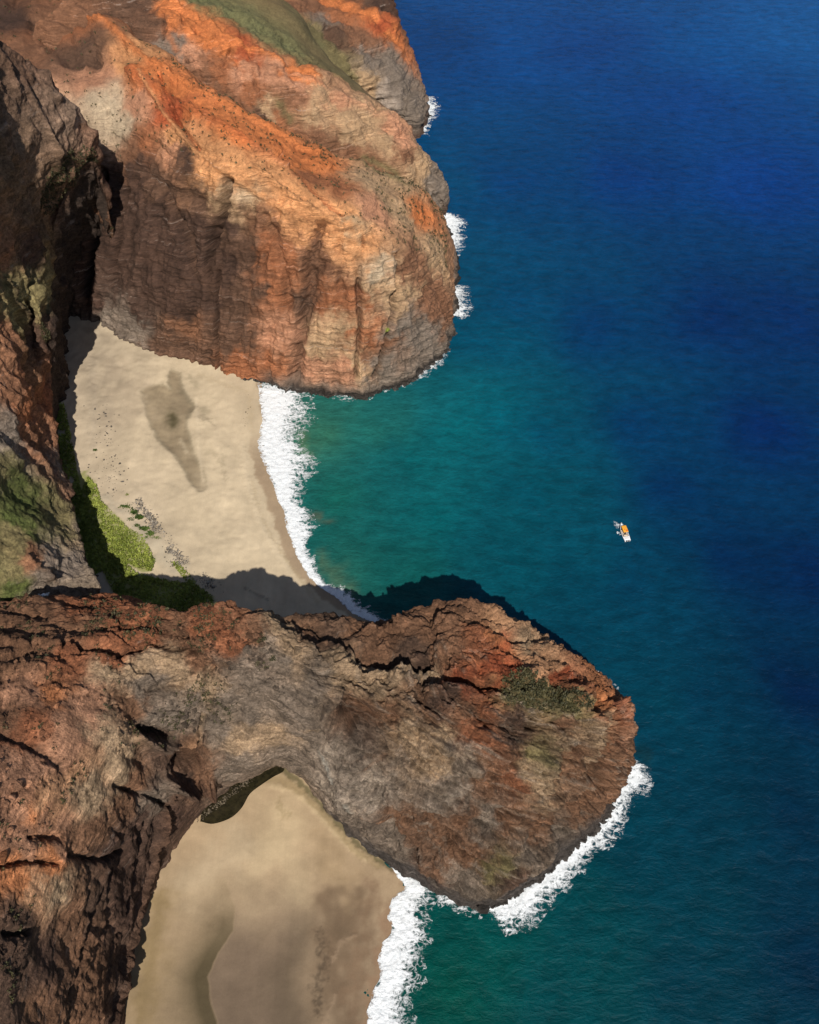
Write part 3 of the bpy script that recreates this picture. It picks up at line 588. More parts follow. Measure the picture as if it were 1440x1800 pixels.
def sand_mat():
    m = M('wind_smoothed_sand'); at = m.n('ShaderNodeAttribute', attribute_name='rock_colour'); p = m.pos()
    n = m.noise(p, .06, 5, .55, .6); n2 = m.noise(p, 1.6, 6, .7); n3 = m.noise(m.pos((.5, .06, 1), (0, 0, .35)), .6, 4, .6)
    f = m.math('MULTIPLY', m.mr(n, .3, .7, .9, 1.08), m.mr(n2, .3, .7, .94, 1.05)); f = m.math('MULTIPLY', f, m.mr(n3, .3, .7, .95, 1.05))
    m.l(m.scale(at.outputs['Color'], f), m.b.inputs['Base Color']); m.b.inputs['Roughness'].default_value = .85; m.b.inputs['Specular IOR Level'].default_value = .25
    m.l(m.bump(n2, .35, .12, m.bump(n3, .4, .5)), m.b.inputs['Normal']); return m.m
m_sand = sand_mat()
SAND = (.52, .42, .285); SGREY = (.38, .315, .235); WET = (.31, .22, .14); OLV = (.20, .17, .105); MAUVE = (.165, .122, .09)
SH1 = [(452, 672), (456, 700), (460, 740), (455, 790), (470, 840), (492, 900), (510, 950), (530, 1000), (590, 1055), (640, 1090), (668, 1102), (700, 1130)]
fb = Sand(-260, -12, 236, 480, .65, SH1, .05, 5.0)
fb.col = np.tile(np.array(SAND), (len(fb.P), 1))
Q = fb.base
k = sstep(-110, -165, Q[:, 0]) * .0
g = sstep(40, 110, fb.shore_d + 10 * fbm(Q, 30, 3, .5, 71)); fb.col += (np.array((.47, .38, .275)) - fb.col) * (g * .7)[:, None]
def sdist(P, poly):
    d = np.full(len(P), 1e9)
    for i in range(len(poly)):
        a, c = np.array(poly[i]), np.array(poly[(i + 1) % len(poly)]); ab = c - a
        t = np.clip(((P - a) @ ab) / (ab @ ab), 0, 1); d = np.minimum(d, np.linalg.norm(P - (a + t[:, None] * ab), axis=1))
    return np.where(in_poly(P[:, 0], P[:, 1], poly), d, -d)
ST = [(250, 692), (262, 684), (288, 681), (301, 688), (296, 668), (302, 655), (316, 658), (319, 678), (332, 703), (346, 716), (334, 728), (329, 748), (335, 780), (342, 803), (353, 826), (363, 848), (361, 864), (350, 868), (340, 858), (329, 838), (316, 815), (298, 796), (279, 775), (267, 752), (257, 724)]
_w = Q[:, :2] + .9 * np.stack([fbm(Q, 5, 4, .6, 171), fbm(Q, 5, 4, .6, 172)], 1)
sdv = sdist(_w, [tuple(Wz(a, b, 0)[:2]) for a, b in ST])
km = sstep(-1.3, 1.5, sdv); fb.col += (np.array((.25, .192, .12)) * (1 + .2 * fbm(Q, 6, 4, .6, 173))[:, None] - fb.col) * (km * .9)[:, None]
for GPOLY in ([(150, 826), (162, 845), (176, 880), (205, 905), (222, 925), (250, 940), (262, 960), (272, 985), (265, 1002), (240, 996), (215, 985), (185, 1000), (165, 1010), (150, 1000), (130, 940), (130, 830)],
              [(175, 990), (215, 985), (245, 1010), (300, 1020), (345, 1025), (372, 1045), (380, 1070), (240, 1085), (205, 1050)]):
    sg = sdist(Q[:, :2] + 1.6 * np.stack([fbm(Q, 6, 4, .6, 176), fbm(Q, 6, 4, .6, 177)], 1), [tuple(Wz(a, b, 4)[:2]) for a, b in GPOLY])
    kg = sstep(-1.2, 1.2, sg); fb.col += (np.array((.24, .25, .075)) - fb.col) * (kg * .85)[:, None]
kr = np.exp(-(sdv / 1.1) ** 2) * .45; fb.col += (np.array((.17, .14, .09)) - fb.col) * kr[:, None]; fb.D -= .5 * km
wetk = (1 - sstep(6.5, 8.5, fb.shore_d + 2.2 * fbm(Q, 9, 4, .6, 72))) * sstep(385, 345, Q[:, 1]) + (1 - sstep(1.5, 3, fb.shore_d + 1.2 * fbm(Q, 6, 3, .6, 73)))
fb.col += (np.array(WET) - fb.col) * (np.clip(wetk, 0, 1) * .85)[:, None]
fb.col *= (1 + .09 * fbm(Q * np.array([1, .45, 1]), 22, 5, .6, 175))[:, None]; fb.D += .9 * fbm(Q, 22, 4, .5, 74) * sstep(5, 30, fb.shore_d) + .07 * fbm(Q, 4, 3, .6, 75)
for pts, dep, col, al, wp, shp in (
    ([(303, 735, 11), (306, 750, 9)], -.1, (.06, .05, .022), .9, .2, 2.0),
    ([(320, 690, 5), (338, 712, 5), (330, 740, 4)], 0, (.19, .155, .10), .6, .4, 2), ([(318, 775, 4), (330, 800, 3)], 0, (.5, .41, .28), .5, .5, 2),
    ([(358, 722, 8), (375, 740, 6)], 0, OLV, .45, .6, 3), ([(335, 665, 8), (350, 680, 6)], 0, OLV, .35, .6, 3),
    ([(370, 800, 8), (395, 790, 6), (385, 840, 6)], 0, OLV, .3, .8, 3), ([(345, 700, 3), (350, 790, 3), (358, 850, 3)], .2, (.6, .49, .34), .6, .4, 2),
    ([(445, 850, 3), (455, 900, 3), (480, 950, 3), (515, 1000, 4), (560, 1060, 4)], .15, (.40, .31, .19), .6, .8, 2), ([(425, 780, 5), (436, 860, 5), (462, 930, 5), (510, 1010, 5)], .3, (.60, .49, .34), .5, .6, 2),
    ([(440, 700, 5), (442, 760, 4)], 0, (.45, .35, .22), .5, .8, 2), ([(362, 888, 3), (385, 925, 3)], .1, (.48, .38, .26), .5, .4, 2),
    ([(380, 700, 26), (390, 800, 30), (400, 900, 34), (430, 960, 24)], .3, (.60, .485, .33), .7, .8, 2), ([(350, 660, 5), (400, 680, 5), (440, 690, 4)], 0, (.42, .33, .21), .5, .9, 2), ([(355, 735, 7), (372, 748, 5)], 0, (.3, .245, .165), .6, .9, 3), ([(375, 800, 4), (390, 815, 4), (398, 850, 3)], 0, (.36, .29, .19), .5, .9, 3),
    ([(180, 880, 10), (230, 920, 12), (290, 985, 14), (320, 1010, 14)], .3, (.43, .37, .27), .7, .6, 2),
    ([(165, 640, 6), (165, 800, 6)], .3, SGREY, .4, .6, 2), ([(170, 590, 22), (190, 680, 34), (190, 760, 30)], 0, (.27, .215, .155), .7, .8, 2), ([(230, 640, 30), (240, 740, 30)], 0, (.38, .3, .21), .6, .8, 2),
    ([(470, 1055, 3), (430, 1035, 2)], .3, (.12, .1, .07), .5, .8, 2)):
    fb.stroke(pts, dep, col, al, wp, sharp=shp)
fb.finish('far_beach', m_sand)
SH2 = [(700, 1500), (712, 1550), (688, 1590), (672, 1640), (664, 1700), (652, 1760), (645, 1800), (640, 1880), (640, 2100)]
nb = Sand(-125, 20, 30, 200, .42, SH2, .05, 4.0)
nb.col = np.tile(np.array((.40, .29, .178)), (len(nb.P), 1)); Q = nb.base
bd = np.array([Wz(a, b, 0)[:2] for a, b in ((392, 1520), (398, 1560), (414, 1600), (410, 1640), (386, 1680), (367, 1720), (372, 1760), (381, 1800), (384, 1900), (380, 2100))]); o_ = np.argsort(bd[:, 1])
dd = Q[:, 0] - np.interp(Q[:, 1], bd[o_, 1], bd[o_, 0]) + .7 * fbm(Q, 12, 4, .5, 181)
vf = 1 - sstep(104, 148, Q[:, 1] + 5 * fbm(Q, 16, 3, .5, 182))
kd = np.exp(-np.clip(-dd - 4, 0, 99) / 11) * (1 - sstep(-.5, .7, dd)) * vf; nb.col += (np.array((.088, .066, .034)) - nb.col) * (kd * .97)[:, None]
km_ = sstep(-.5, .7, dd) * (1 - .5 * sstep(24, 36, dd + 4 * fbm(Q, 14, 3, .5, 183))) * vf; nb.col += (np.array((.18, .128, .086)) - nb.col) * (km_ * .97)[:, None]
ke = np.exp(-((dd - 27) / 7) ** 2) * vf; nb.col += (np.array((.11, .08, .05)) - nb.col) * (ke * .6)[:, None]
nb.D += .5 * fbm(Q, 22, 3, .5, 76) + .05 * fbm(Q, 3, 3, .6, 77)
for pts, dep, col, al, wp, shp in (
    ([(500, 1430, 60), (480, 1520, 60)], .3, (.52, .40, .245), .85, .4, 2), ([(560, 1480, 30), (610, 1560, 30)], 0, (.31, .22, .125), .7, .5, 2),
    ([(420, 1480, 30), (350, 1560, 40)], .2, (.46, .36, .235), .6, .4, 2),
    ([(285, 1580, 24), (265, 1700, 28), (250, 1800, 30), (250, 1900, 30)], .2, (.255, .18, .085), .8, .4, 2),
    ([(600, 1600, 38), (600, 1700, 48), (605, 1800, 48), (605, 1900, 48)], 0, (.15, .10, .06), .85, .6, 3), ([(650, 1560, 18), (640, 1640, 18), (620, 1740, 18), (620, 1800, 18)], 0, (.20, .13, .078), .8, .6, 2),
    ([(560, 1640, 7), (572, 1690, 8), (556, 1740, 8), (560, 1780, 6)], -.2, (.085, .06, .038), .8, .9, 2), ([(585, 1690, 4), (600, 1655, 4), (625, 1645, 3)], .2, (.3, .21, .135), .6, .5, 2), ([(590, 1750, 3), (570, 1800, 4)], .2, (.3, .21, .135), .6, .6, 2),
    ([(490, 1410, 5), (500, 1440, 6), (512, 1430, 4)], -.1, (.30, .225, .12), .55, .8, 2), ([(480, 1385, 5), (520, 1395, 5), (560, 1430, 6), (600, 1475, 6), (640, 1510, 5)], .15, (.52, .40, .24), .7, .4, 2),
    ([(470, 1372, 9), (500, 1375, 9), (530, 1395, 6), (575, 1440, 6), (630, 1500, 6), (670, 1525, 5)], -.1, (.30, .22, .115), .7, .4, 3),
    ([(500, 1355, 8), (530, 1380, 6), (575, 1425, 6), (630, 1485, 6), (690, 1528, 5)], -.2, (.09, .08, .035), .8, .3, 3),
    ):
    nb.stroke(pts, dep, col, al, wp, sharp=shp)
nb.col *= np.interp(Q[:, 1], [70, 95, 128], [.82, .9, 1.0])[:, None]  # sand darkens towards the camera, a soft cloud shade painted in
wk = 1 - sstep(1.5, 6, nb.shore_d + 3 * fbm(Q, 8, 4, .6, 78)); nb.col += (np.array((.24, .15, .09)) - nb.col) * (wk * .8)[:, None]
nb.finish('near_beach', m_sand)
# dark pool of standing water under the arch neck
def closed_patch(name, pix, z, mat, kind='structure', n=200):
    pts = np.array([Wz(a, b, z) for a, b in pix]); pts = np.concatenate([pts, pts[:1]])
    c = catmull(pts, n)[:-1]; cen = c.mean(0)
    V = [cen]; rings = 12
    for r in range(1, rings + 1):
        for p in c: V.append(cen + (p - cen) * r / rings)
    V = np.array(V); m_ = len(c); Fq = []
    for i in range(m_): Fq.append((0, 1 + i, 1 + (i + 1) % m_, 1 + (i + 1) % m_))
    tri = [(a, b, c2) for a, b, c2, _ in Fq]; quads = []
    for r in range(rings - 1):
        for i in range(m_):
            a = 1 + r * m_ + i; b = 1 + r * m_ + (i + 1) % m_; quads.append((a, a + m_, b + m_)); quads.append((a, b + m_, b))
    o = mesh_np(name, V, np.array(tri + quads), mat); o['kind'] = kind; return o
mp = M('still_tea_coloured_water'); n = mp.noise(mp.pos(), .5, 4)
mp.l(mp.mix(mp.mr(n, .35, .65, 0, 1), (.012, .011, .006), (.03, .025, .012)), mp.b.inputs['Base Color']); mp.b.inputs['Roughness'].default_value = .12
closed_patch('arch_pool', [(352, 1444), (375, 1448), (405, 1438), (425, 1420), (440, 1395), (462, 1378), (480, 1366), (500, 1352), (480, 1330), (440, 1335), (400, 1360), (360, 1410)], 3.9, mp.m)

# ------------------------------------------------------------------ sea
def lin(c): c = np.array(c) / 255.0; return np.where(c <= .04045, c / 12.92, ((c + .055) / 1.055) ** 2.4)
SEA = [((780, 1720), (14, 76, 64)), ((850, 1650), (8, 76, 70)), ((1000, 1720), (6, 68, 72)), ((1200, 1720), (5, 55, 68)), ((1430, 1720), (5, 40, 62)), ((1150, 1460), (4, 60, 74)), ((1280, 1460), (4, 52, 68)), ((1400, 1460), (3, 42, 63)), ((1000, 1600), (6, 68, 74)),
       ((1180, 1220), (5, 62, 77)), ((1250, 1220), (4, 52, 74)), ((1400, 1220), (3, 34, 67)), ((620, 1010), (36, 98, 86)), ((700, 1000), (20, 88, 84)), ((900, 1000), (10, 74, 86)), ((1000, 1000), (9, 68, 86)), ((1100, 1000), (7, 58, 82)), ((1300, 1000), (5, 43, 79)), ((1420, 1000), (5, 36, 76)), ((1050, 1120), (6, 62, 80)),
       ((575, 760), (52, 108, 86)), ((650, 760), (36, 106, 96)), ((720, 800), (14, 88, 92)), ((790, 760), (18, 100, 106)), ((870, 740), (12, 90, 104)), ((950, 760), (8, 73, 96)), ((1150, 760), (6, 55, 92)), ((1350, 760), (6, 42, 90)), ((600, 880), (26, 95, 84)), ((760, 900), (14, 90, 94)), ((900, 880), (8, 78, 94)), ((1200, 880), (6, 48, 86)),
       ((850, 600), (9, 76, 100)), ((900, 520), (8, 66, 98)), ((1050, 560), (6, 54, 94)), ((1250, 560), (7, 46, 92)), ((1400, 560), (10, 46, 92)),
       ((830, 320), (12, 68, 102)), ((920, 320), (10, 60, 106)), ((1100, 320), (10, 54, 108)), ((1350, 320), (13, 58, 120)), ((760, 80), (14, 60, 110)), ((900, 80), (18, 70, 128)), ((1050, 80), (16, 62, 118)), ((1250, 80), (22, 75, 132)), ((1420, 60), (26, 80, 136)), ((1200, 180), (15, 62, 120))]
OFF = lambda row: np.interp(row, [0, 300, 1000, 1800], [.008, .005, .0035, .0035])  # small offset: part of the sky's reflection stays in the base colour
def axis(dense0, dense1, step, far_lo, far_hi):
    a = np.arange(dense0, dense1, step)
    lo = dense0 - np.geomspace(step, dense0 - far_lo, 24)[::-1]; hi = dense1 + np.geomspace(step, far_hi - dense1, 24)
    return np.concatenate([lo, a, hi])
ax = axis(-120, 520, 2.5, -25000, 25000); ay = axis(40, 1000, 2.5, -25000, 30000)
X, Y = np.meshgrid(ax, ay); S = np.stack([X.ravel(), Y.ravel(), np.zeros(X.size)], 1)
w2 = S + 14 * np.stack([fbm(S * np.array([1, .6, 1]), 60, 4, .5, 81 + k) for k in range(2)] + [np.zeros(len(S), np.float32)], 1)
acc = np.zeros((len(S), 3)); wt = np.zeros(len(S))
for (a, b), c in SEA:
    p = Wz(a, b, 0); d = np.hypot(w2[:, 0] - p[0], w2[:, 1] - p[1]) + 20
    k = d ** -3.2; acc += k[:, None] * np.clip(lin(c) - OFF(b) * np.array([1, 1.1, 1.2]), .0012, 1); wt += k
scol = acc / wt[:, None]
cl = fbm(S, 70, 3, .5, 84)                                        # broad drifts of clearer and murkier water
scol[:, 1] *= .95; scol *= .92 * (1 + .07 * cl)[:, None]
# sandy water stirred up behind the surf and reef shapes under the surface
def sea_stain(pts, col, al):
    global scol
    P3 = np.array([Wz(a, b, 0) for a, b, r in pts]); best = np.full(len(S), 1e9)
    R = np.array([r * (p[1] * cP + H * sP) / F for p, (_, _, r) in zip(P3, pts)])
    for i in range(len(P3)):
        j = min(i + 1, len(P3) - 1); a, c = P3[i], P3[j]; ab = c - a
        t = np.clip(((w3 - a) @ ab) / (ab @ ab + 1e-6), 0, 1)
        best = np.minimum(best, np.linalg.norm(w3 - (a + t[:, None] * ab), axis=1) / (R[i] + t * (R[j] - R[i])))
    k = np.exp(-best ** 2) * al; scol += (np.array(col) - scol) * k[:, None]
w3 = S + 5 * np.stack([fbm(S, 12, 3, .6, 91 + k) for k in range(2)] + [np.zeros(len(S), np.float32)], 1)
sea_stain([(535, 760, 14), (540, 800, 14)], (.10, .16, .075), .55); sea_stain([(560, 905, 14), (575, 912, 10)], (.09, .085, .05), .6)
sea_stain([(560, 970, 12), (590, 1010, 14), (620, 1050, 12)], (.09, .14, .075), .5); sea_stain([(700, 660, 14), (620, 720, 10), (560, 715, 10)], (.02, .12, .10), .3)
sea_stain([(1015, 1168, 14), (1025, 1175, 10)], (.006, .03, .04), .8); sea_stain([(1130, 1325, 12), (1138, 1345, 12)], (.006, .03, .04), .8)
sea_stain([(690, 780, 12), (700, 850, 14)], (.004, .075, .085), .5)
ms = M('deep_sea_water'); at = ms.n('ShaderNodeAttribute', attribute_name='rock_colour')
pA = ms.pos((.62, 1.1, 1), (0, 0, .22)); pB = ms.pos((.8, 1.4, 1), (0, 0, -.5))
wv = ms.noise(pA, .15, 8, .66, .2); wf = ms.noise(pB, .55, 6, .7, .1); wl = ms.noise(ms.pos((1, 1.4, 1), (0, 0, .2)), .018, 4, .5)
f = ms.math('MULTIPLY', ms.mr(wv, .35, .65, .80, 1.24), ms.mr(wf, .35, .65, .90, 1.10)); f = ms.math('MULTIPLY', f, ms.mr(wl, .3, .7, .94, 1.07))
ms.l(ms.scale(at.outputs['Color'], f), ms.b.inputs['Base Color'])
ms.b.inputs['Roughness'].default_value = .25; ms.b.inputs['Specular IOR Level'].default_value = .15; ms.b.inputs['IOR'].default_value = 1.33
ms.l(ms.bump(wf, .35, .6, ms.bump(wv, .7, 2.0)), ms.b.inputs['Normal'])
grid_object('sea', S.reshape(len(ay), len(ax), 3), ms.m, scol)['kind'] = 'structure'

# ------------------------------------------------------------------ surf
def foam_mat():
    m = M('white_broken_surf'); at = m.n('ShaderNodeAttribute', attribute_name='thickness'); p = m.pos()
    n = m.noise(m.pos((.6, 1.25, 1), (0, 0, .15)), .22, 9, .74, 1.4); n2 = m.noise(p, 1.3, 5, .7, 1.2)
    v = m.n('ShaderNodeTexVoronoi', feature='DISTANCE_TO_EDGE'); v.inputs['Scale'].default_value = .45; v.inputs['Randomness'].default_value = 1
    wp = m.n('ShaderNodeMix', data_type='VECTOR'); wp.inputs[0].default_value = .0
    nn = m.n('ShaderNodeTexNoise'); nn.inputs['Scale'].default_value = .5; nn.inputs['Detail'].default_value = 5; m.l(p, nn.inputs['Vector'])
    ad = m.n('ShaderNodeVectorMath', operation='MULTIPLY_ADD'); m.l(nn.outputs['Color'], ad.inputs[0]); ad.inputs[1].default_value = (5, 5, 0); m.l(p, ad.inputs[2]); m.l(ad.outputs[0], v.inputs['Vector'])
    lace = m.mr(v.outputs['Distance'], 0, .30, .55, -.15)
    s = m.math('ADD', m.math('MULTIPLY', at.outputs['Fac'], 1.75), m.mr(n, .32, .68, -1.35, .35)); s = m.math('ADD', s, m.mr(n2, .33, .67, -.14, .14)); s = m.math('ADD', s, lace)
    al = m.mr(s, -.1, .85, 0, 1)
    tr = m.n('ShaderNodeBsdfTransparent'); mx = m.n('ShaderNodeMixShader')
    m.b.inputs['Base Color'].default_value = (.82, .84, .86, 1)
    m.l(m.mix(m.mr(n2, .40, .56, .45, 0), (.86, .885, .90), (.42, .49, .53)), m.b.inputs['Base Color']); m.b.inputs['Roughness'].default_value = .6
    m.l(m.bump(n2, .5, .35, m.bump(n, .5, .7)), m.b.inputs['Normal'])
    m.l(al, mx.inputs[0]); m.l(tr.outputs[0], mx.inputs[1]); m.l(m.b.outputs[0], mx.inputs[2]); m.l(mx.outputs[0], m.out.inputs['Surface'])
    return m.m
m_foam = foam_mat()
def surf(name, inner, outer, peak=.45, power=1.0, z=.22, n=(60, 500), amp=.5, strength=1.0, lobes=1.5, seed=1.0):
    a = catmull(np.array([Wz(p[0], p[1], 0) for p in inner]), n[1]); b = catmull(np.array([Wz(p[0], p[1], 0) for p in outer]), n[1])
    wdt = np.linalg.norm(b - a, axis=1)
    dirn = (b - a) / np.maximum(wdt, .01)[:, None]
    lob_b = 1.5 + lobes * 3.4 * np.clip(fbm(b, 13, 5, .6, seed), -.6, 1.3); lob_a = lobes * fbm(a, 8, 3, .55, seed + 1)
    b = b + dirn * lob_b[:, None]; a = a + dirn * (np.abs(lob_a) * -1)[:, None]
    t = np.linspace(0, 1, n[0])[:, None, None]; G = a[None] * (1 - t) + b[None] * t
    tt = np.repeat(t[:, :, 0], n[1], 1)
    th = np.minimum(.35 + .65 * sstep(0, .16, tt), np.clip((1 - tt) / (1 - peak), 0, 1) ** (power * 1.35))
    ends = sstep(0, .05, np.linspace(0, 1, n[1])) * sstep(0, .05, 1 - np.linspace(0, 1, n[1]))
    th = th * (.25 + .75 * ends[None]) * strength
    Pf = G.reshape(-1, 3)
    zr = z + amp * (.5 + .5 * fbm(Pf, 3.0, 4, .6, seed + 2)).clip(0) * (th.ravel() ** .7)
    G[..., 2] = zr.reshape(n)
    o = grid_object(name, G, m_foam, attrs={'thickness': th.ravel()}); return o
o = surf('surf', [(455, 672), (457, 700), (462, 745), (456, 790), (478, 845), (500, 900), (517, 960), (545, 1015), (590, 1050), (625, 1080), (668, 1100)],
     [(540, 684), (553, 716), (535, 760), (545, 800), (548, 830), (530, 880), (556, 920), (535, 965), (575, 1015), (602, 1035), (635, 1070), (690, 1104)], peak=.3, strength=1.06, seed=101)
o['kind'] = 'stuff'; o['label'] = 'white breaking surf along the far beach'
o = surf('surf', [(686, 1522), (700, 1540), (712, 1562), (688, 1580), (682, 1605), (690, 1640), (668, 1665), (668, 1720), (655, 1745), (650, 1780), (645, 1815), (642, 1880)],
     [(715, 1534), (740, 1545), (765, 1560), (768, 1580), (755, 1610), (752, 1650), (745, 1690), (738, 1720), (732, 1750), (732, 1790), (728, 1830), (725, 1880)], peak=.3, strength=1.06, lobes=1.3, seed=111)
o['kind'] = 'stuff'; o['label'] = 'white breaking surf along the near beach'
for lab, i_, o_, st, sd_ in (
    ('white wash round the seaward foot of the near headland', [(845, 1588), (900, 1575), (960, 1530), (1010, 1485), (1055, 1435), (1083, 1390), (1100, 1350), (1108, 1330)], [(855, 1612), (905, 1632), (975, 1585), (1035, 1510), (1085, 1468), (1105, 1430), (1136, 1375), (1142, 1350)], .95, 121),
    ('thin foam line under the southern foot of the near headland', [(765, 1560), (790, 1574), (820, 1585), (850, 1592), (870, 1588)], [(768, 1580), (800, 1598), (830, 1604), (862, 1608), (885, 1605)], .62, 122),
    ('small patch of foam under the middle of the far cliff', [(570, 680), (600, 684), (640, 684), (665, 682)], [(570, 694), (600, 702), (640, 700), (668, 688)], .7, 123),
    ('broken foam under the east corner of the far cliff', [(665, 680), (700, 668), (735, 650), (765, 628), (780, 600)], [(672, 686), (705, 676), (742, 658), (776, 640), (795, 615)], .55, 124),
    ('foam curl beside the rock off the far headland', [(788, 555), (786, 535), (788, 515), (784, 505)], [(812, 562), (830, 538), (820, 508), (800, 500)], .95, 125),
    ('foam burst on the eastern side of the far headland', [(776, 450), (782, 420), (780, 390), (776, 375)], [(800, 452), (818, 428), (820, 398), (798, 374)], 1.1, 126),
    ('foam under the distant spur', [(728, 232), (742, 212), (742, 190), (738, 170)], [(748, 238), (762, 215), (768, 188), (762, 168)], 1.05, 127),
    ('small foam patch near the top of the coast', [(702, 115), (700, 95), (694, 80)], [(722, 118), (720, 95), (712, 82)], .95, 128),
    ('foam trace behind the northern point of the near headland', [(1000, 1170), (1030, 1190), (1055, 1200), (1070, 1212)], [(1020, 1168), (1045, 1182), (1068, 1196), (1078, 1212)], .5, 129)):
    o = surf('surf', i_, o_, peak=.25, strength=st * .9, n=(40, 260), lobes=1.1, seed=sd_, z=.15); o['kind'] = 'stuff'; o['label'] = lab
print('water', time.time() - T0)

# ------------------------------------------------------------------ scatter helpers
ico_v = []; ph = (1 + 5 ** .5) / 2
for a, b in ((1, ph), (-1, ph), (1, -ph), (-1, -ph)): ico_v += [(0, a, b), (a, b, 0), (b, 0, a)]
ico_v = np.array(ico_v) / math.hypot(1, ph)
ico_f = [(i, j, k) for i in range(12) for j in range(i + 1, 12) for k in range(j + 1, 12)
         if max(np.linalg.norm(ico_v[i] - ico_v[j]), np.linalg.norm(ico_v[j] - ico_v[k]), np.linalg.norm(ico_v[i] - ico_v[k])) < 1.1]
ico_f = np.array([t if np.dot(np.cross(ico_v[t[1]] - ico_v[t[0]], ico_v[t[2]] - ico_v[t[0]]), ico_v[t[0]]) > 0 else (t[0], t[2], t[1]) for t in ico_f])
def rocks(name, P, R, mat, flat=.7, kind='stuff', colr=None):
    n = len(P); sc3 = RNG.uniform(.65, 1.3, (n, 12, 1)) * np.array([1, 1, flat]) * RNG.uniform(.8, 1.3, (n, 1, 3))
    V = (P[:, None] + ico_v[None] * sc3 * R[:, None, None]).reshape(-1, 3)
    Fq = (ico_f[None] + (np.arange(n) * 12)[:, None, None]).reshape(-1, 3)
    col = None if colr is None else np.repeat(colr, 12, 0)
    o = mesh_np(name, V, Fq, mat, col, smooth=False)
    if kind: o['kind'] = kind
    return o
def leaves(P, R, Hh):
    """little bent blades: two triangles each"""
    n = len(P); a = RNG.uniform(0, 2 * math.pi, n); t = RNG.uniform(.2, 1.2, n)
    d = np.stack([np.cos(a) * np.sin(t), np.sin(a) * np.sin(t), np.cos(t)], 1); s_ = np.stack([-np.sin(a), np.cos(a), RNG.uniform(-.3, .3, n)], 1)
    L = (R * RNG.uniform(.6, 1.3, n))[:, None]
    v0 = P - s_ * L * .28; v1 = P + s_ * L * .28; m1 = P + d * L * .6 + s_ * L * .3; m2 = P + d * L * .6 - s_ * L * .3; tp = P + d * L + np.array([0, 0, -.12]) * L
    V = np.stack([v0, v1, m1, m2, tp], 1).reshape(-1, 3); b = (np.arange(n) * 5)[:, None, None]
    Fq = (np.array([[0, 1, 2], [0, 2, 3], [3, 2, 4]])[None] + b).reshape(-1, 3)
    return V, Fq
def leaf_mat(name, c1, c2, sc_=.5):
    m = M(name); n = m.noise(m.pos(), sc_, 5, .65); n2 = m.noise(m.pos(), .07, 3)
    f = m.math('ADD', m.mr(n, .3, .7, -.3, 1.0), m.mr(n2, .35, .65, -.3, .3)); fc2 = m.n('ShaderNodeClamp'); m.l(f, fc2.inputs[0])
    m.l(m.mix(fc2.outputs[0], c1, c2), m.b.inputs['Base Color']); m.b.inputs['Roughness'].default_value = .65; m.b.inputs['Specular IOR Level'].default_value = .3
    return m.m
m_green = leaf_mat('creeping_beach_greenery', (.12, .15, .02), (.33, .37, .07)); m_dkgreen = leaf_mat('dark_bush_leaves', (.03, .055, .01), (.10, .15, .025))
m_rock = rock_mat('loose_boulder_rock', (.2, .2, .5), strata_amt=.2, grain=2, speck=.3)
m_dry = leaf_mat('dry_scrub_leaves', (.035, .035, .015), (.10, .085, .035))
def _old_in_poly(x, y, poly):
    poly = np.array(poly); c = np.zeros(len(x), bool); j = len(poly) - 1
    for i in range(len(poly)):
        xi, yi = poly[i]; xj, yj = poly[j]
        c ^= ((yi > y) != (yj > y)) & (x < (xj - xi) * (y - yi) / (yj - yi + 1e-9) + xi); j = i
    return c
def zsand(P): # height of the far beach
    sh = np.array([Wz(a, b, 0)[:2] for a, b in SH1]); o = np.argsort(sh[:, 1]); d = np.interp(P[:, 1], sh[o, 1], sh[o, 0]) - P[:, 0]
    return 5 * (1 - np.exp(-np.clip(d, 0, 999) * .05 / 5))
def scatter_poly(polys, n, dens_scale=6, thr=-.15, seed=1):
    out = []
    for poly in polys:
        w_ = [Wz(a, b, 4)[:2] for a, b in poly]; A = np.array(w_); lo, hi = A.min(0), A.max(0)
        area = (hi - lo).prod(); p = RNG.uniform(lo, hi, (int(n * area), 2)); p = p[in_poly(p[:, 0] + 0, p[:, 1], w_)]
        p = np.concatenate([p, np.zeros((len(p), 1))], 1)
        p = p[fbm(p, dens_scale, 4, .6, seed) > thr]; p[:, 2] = zsand(p); out.append(p)
    return np.concatenate(out)
gp = scatter_poly([[(155, 836), (168, 850), (178, 880), (205, 905), (222, 925), (250, 940), (262, 960), (272, 985), (265, 1002), (240, 996), (215, 985), (185, 1000), (165, 1010), (150, 1000), (140, 940), (140, 870)],
                   [(175, 990), (215, 985), (245, 1010), (300, 1020), (345, 1025), (372, 1045), (380, 1070), (240, 1085), (205, 1050)],
                   [(80, 690), (108, 690), (124, 760), (136, 830), (150, 900), (165, 1000), (110, 960)]], 9.0, 5, -.55, 201)
V, Fq = leaves(gp + RNG.uniform(0, .8, (len(gp), 1)) * np.array([0, 0, 1]), np.full(len(gp), .85), 1)
o = mesh_np('ground_cover', V, Fq, m_green, smooth=False); o['kind'] = 'stuff'; o['label'] = 'bright green creeping plants behind the far beach'
gp = scatter_poly([[(300, 985), (312, 985), (345, 1020), (335, 1026), (318, 1010)], [(246, 1006), (300, 1018), (340, 1022), (330, 1030), (250, 1020)]], 9.0, 4, -.4, 203)
V, Fq = leaves(gp + RNG.uniform(0, .6, (len(gp), 1)) * np.array([0, 0, 1]), np.full(len(gp), .7), 1)
o = mesh_np('ground_cover', V, Fq, m_green, smooth=False); o['kind'] = 'stuff'; o['label'] = 'thin green strips between the rocks and the shaded slope'
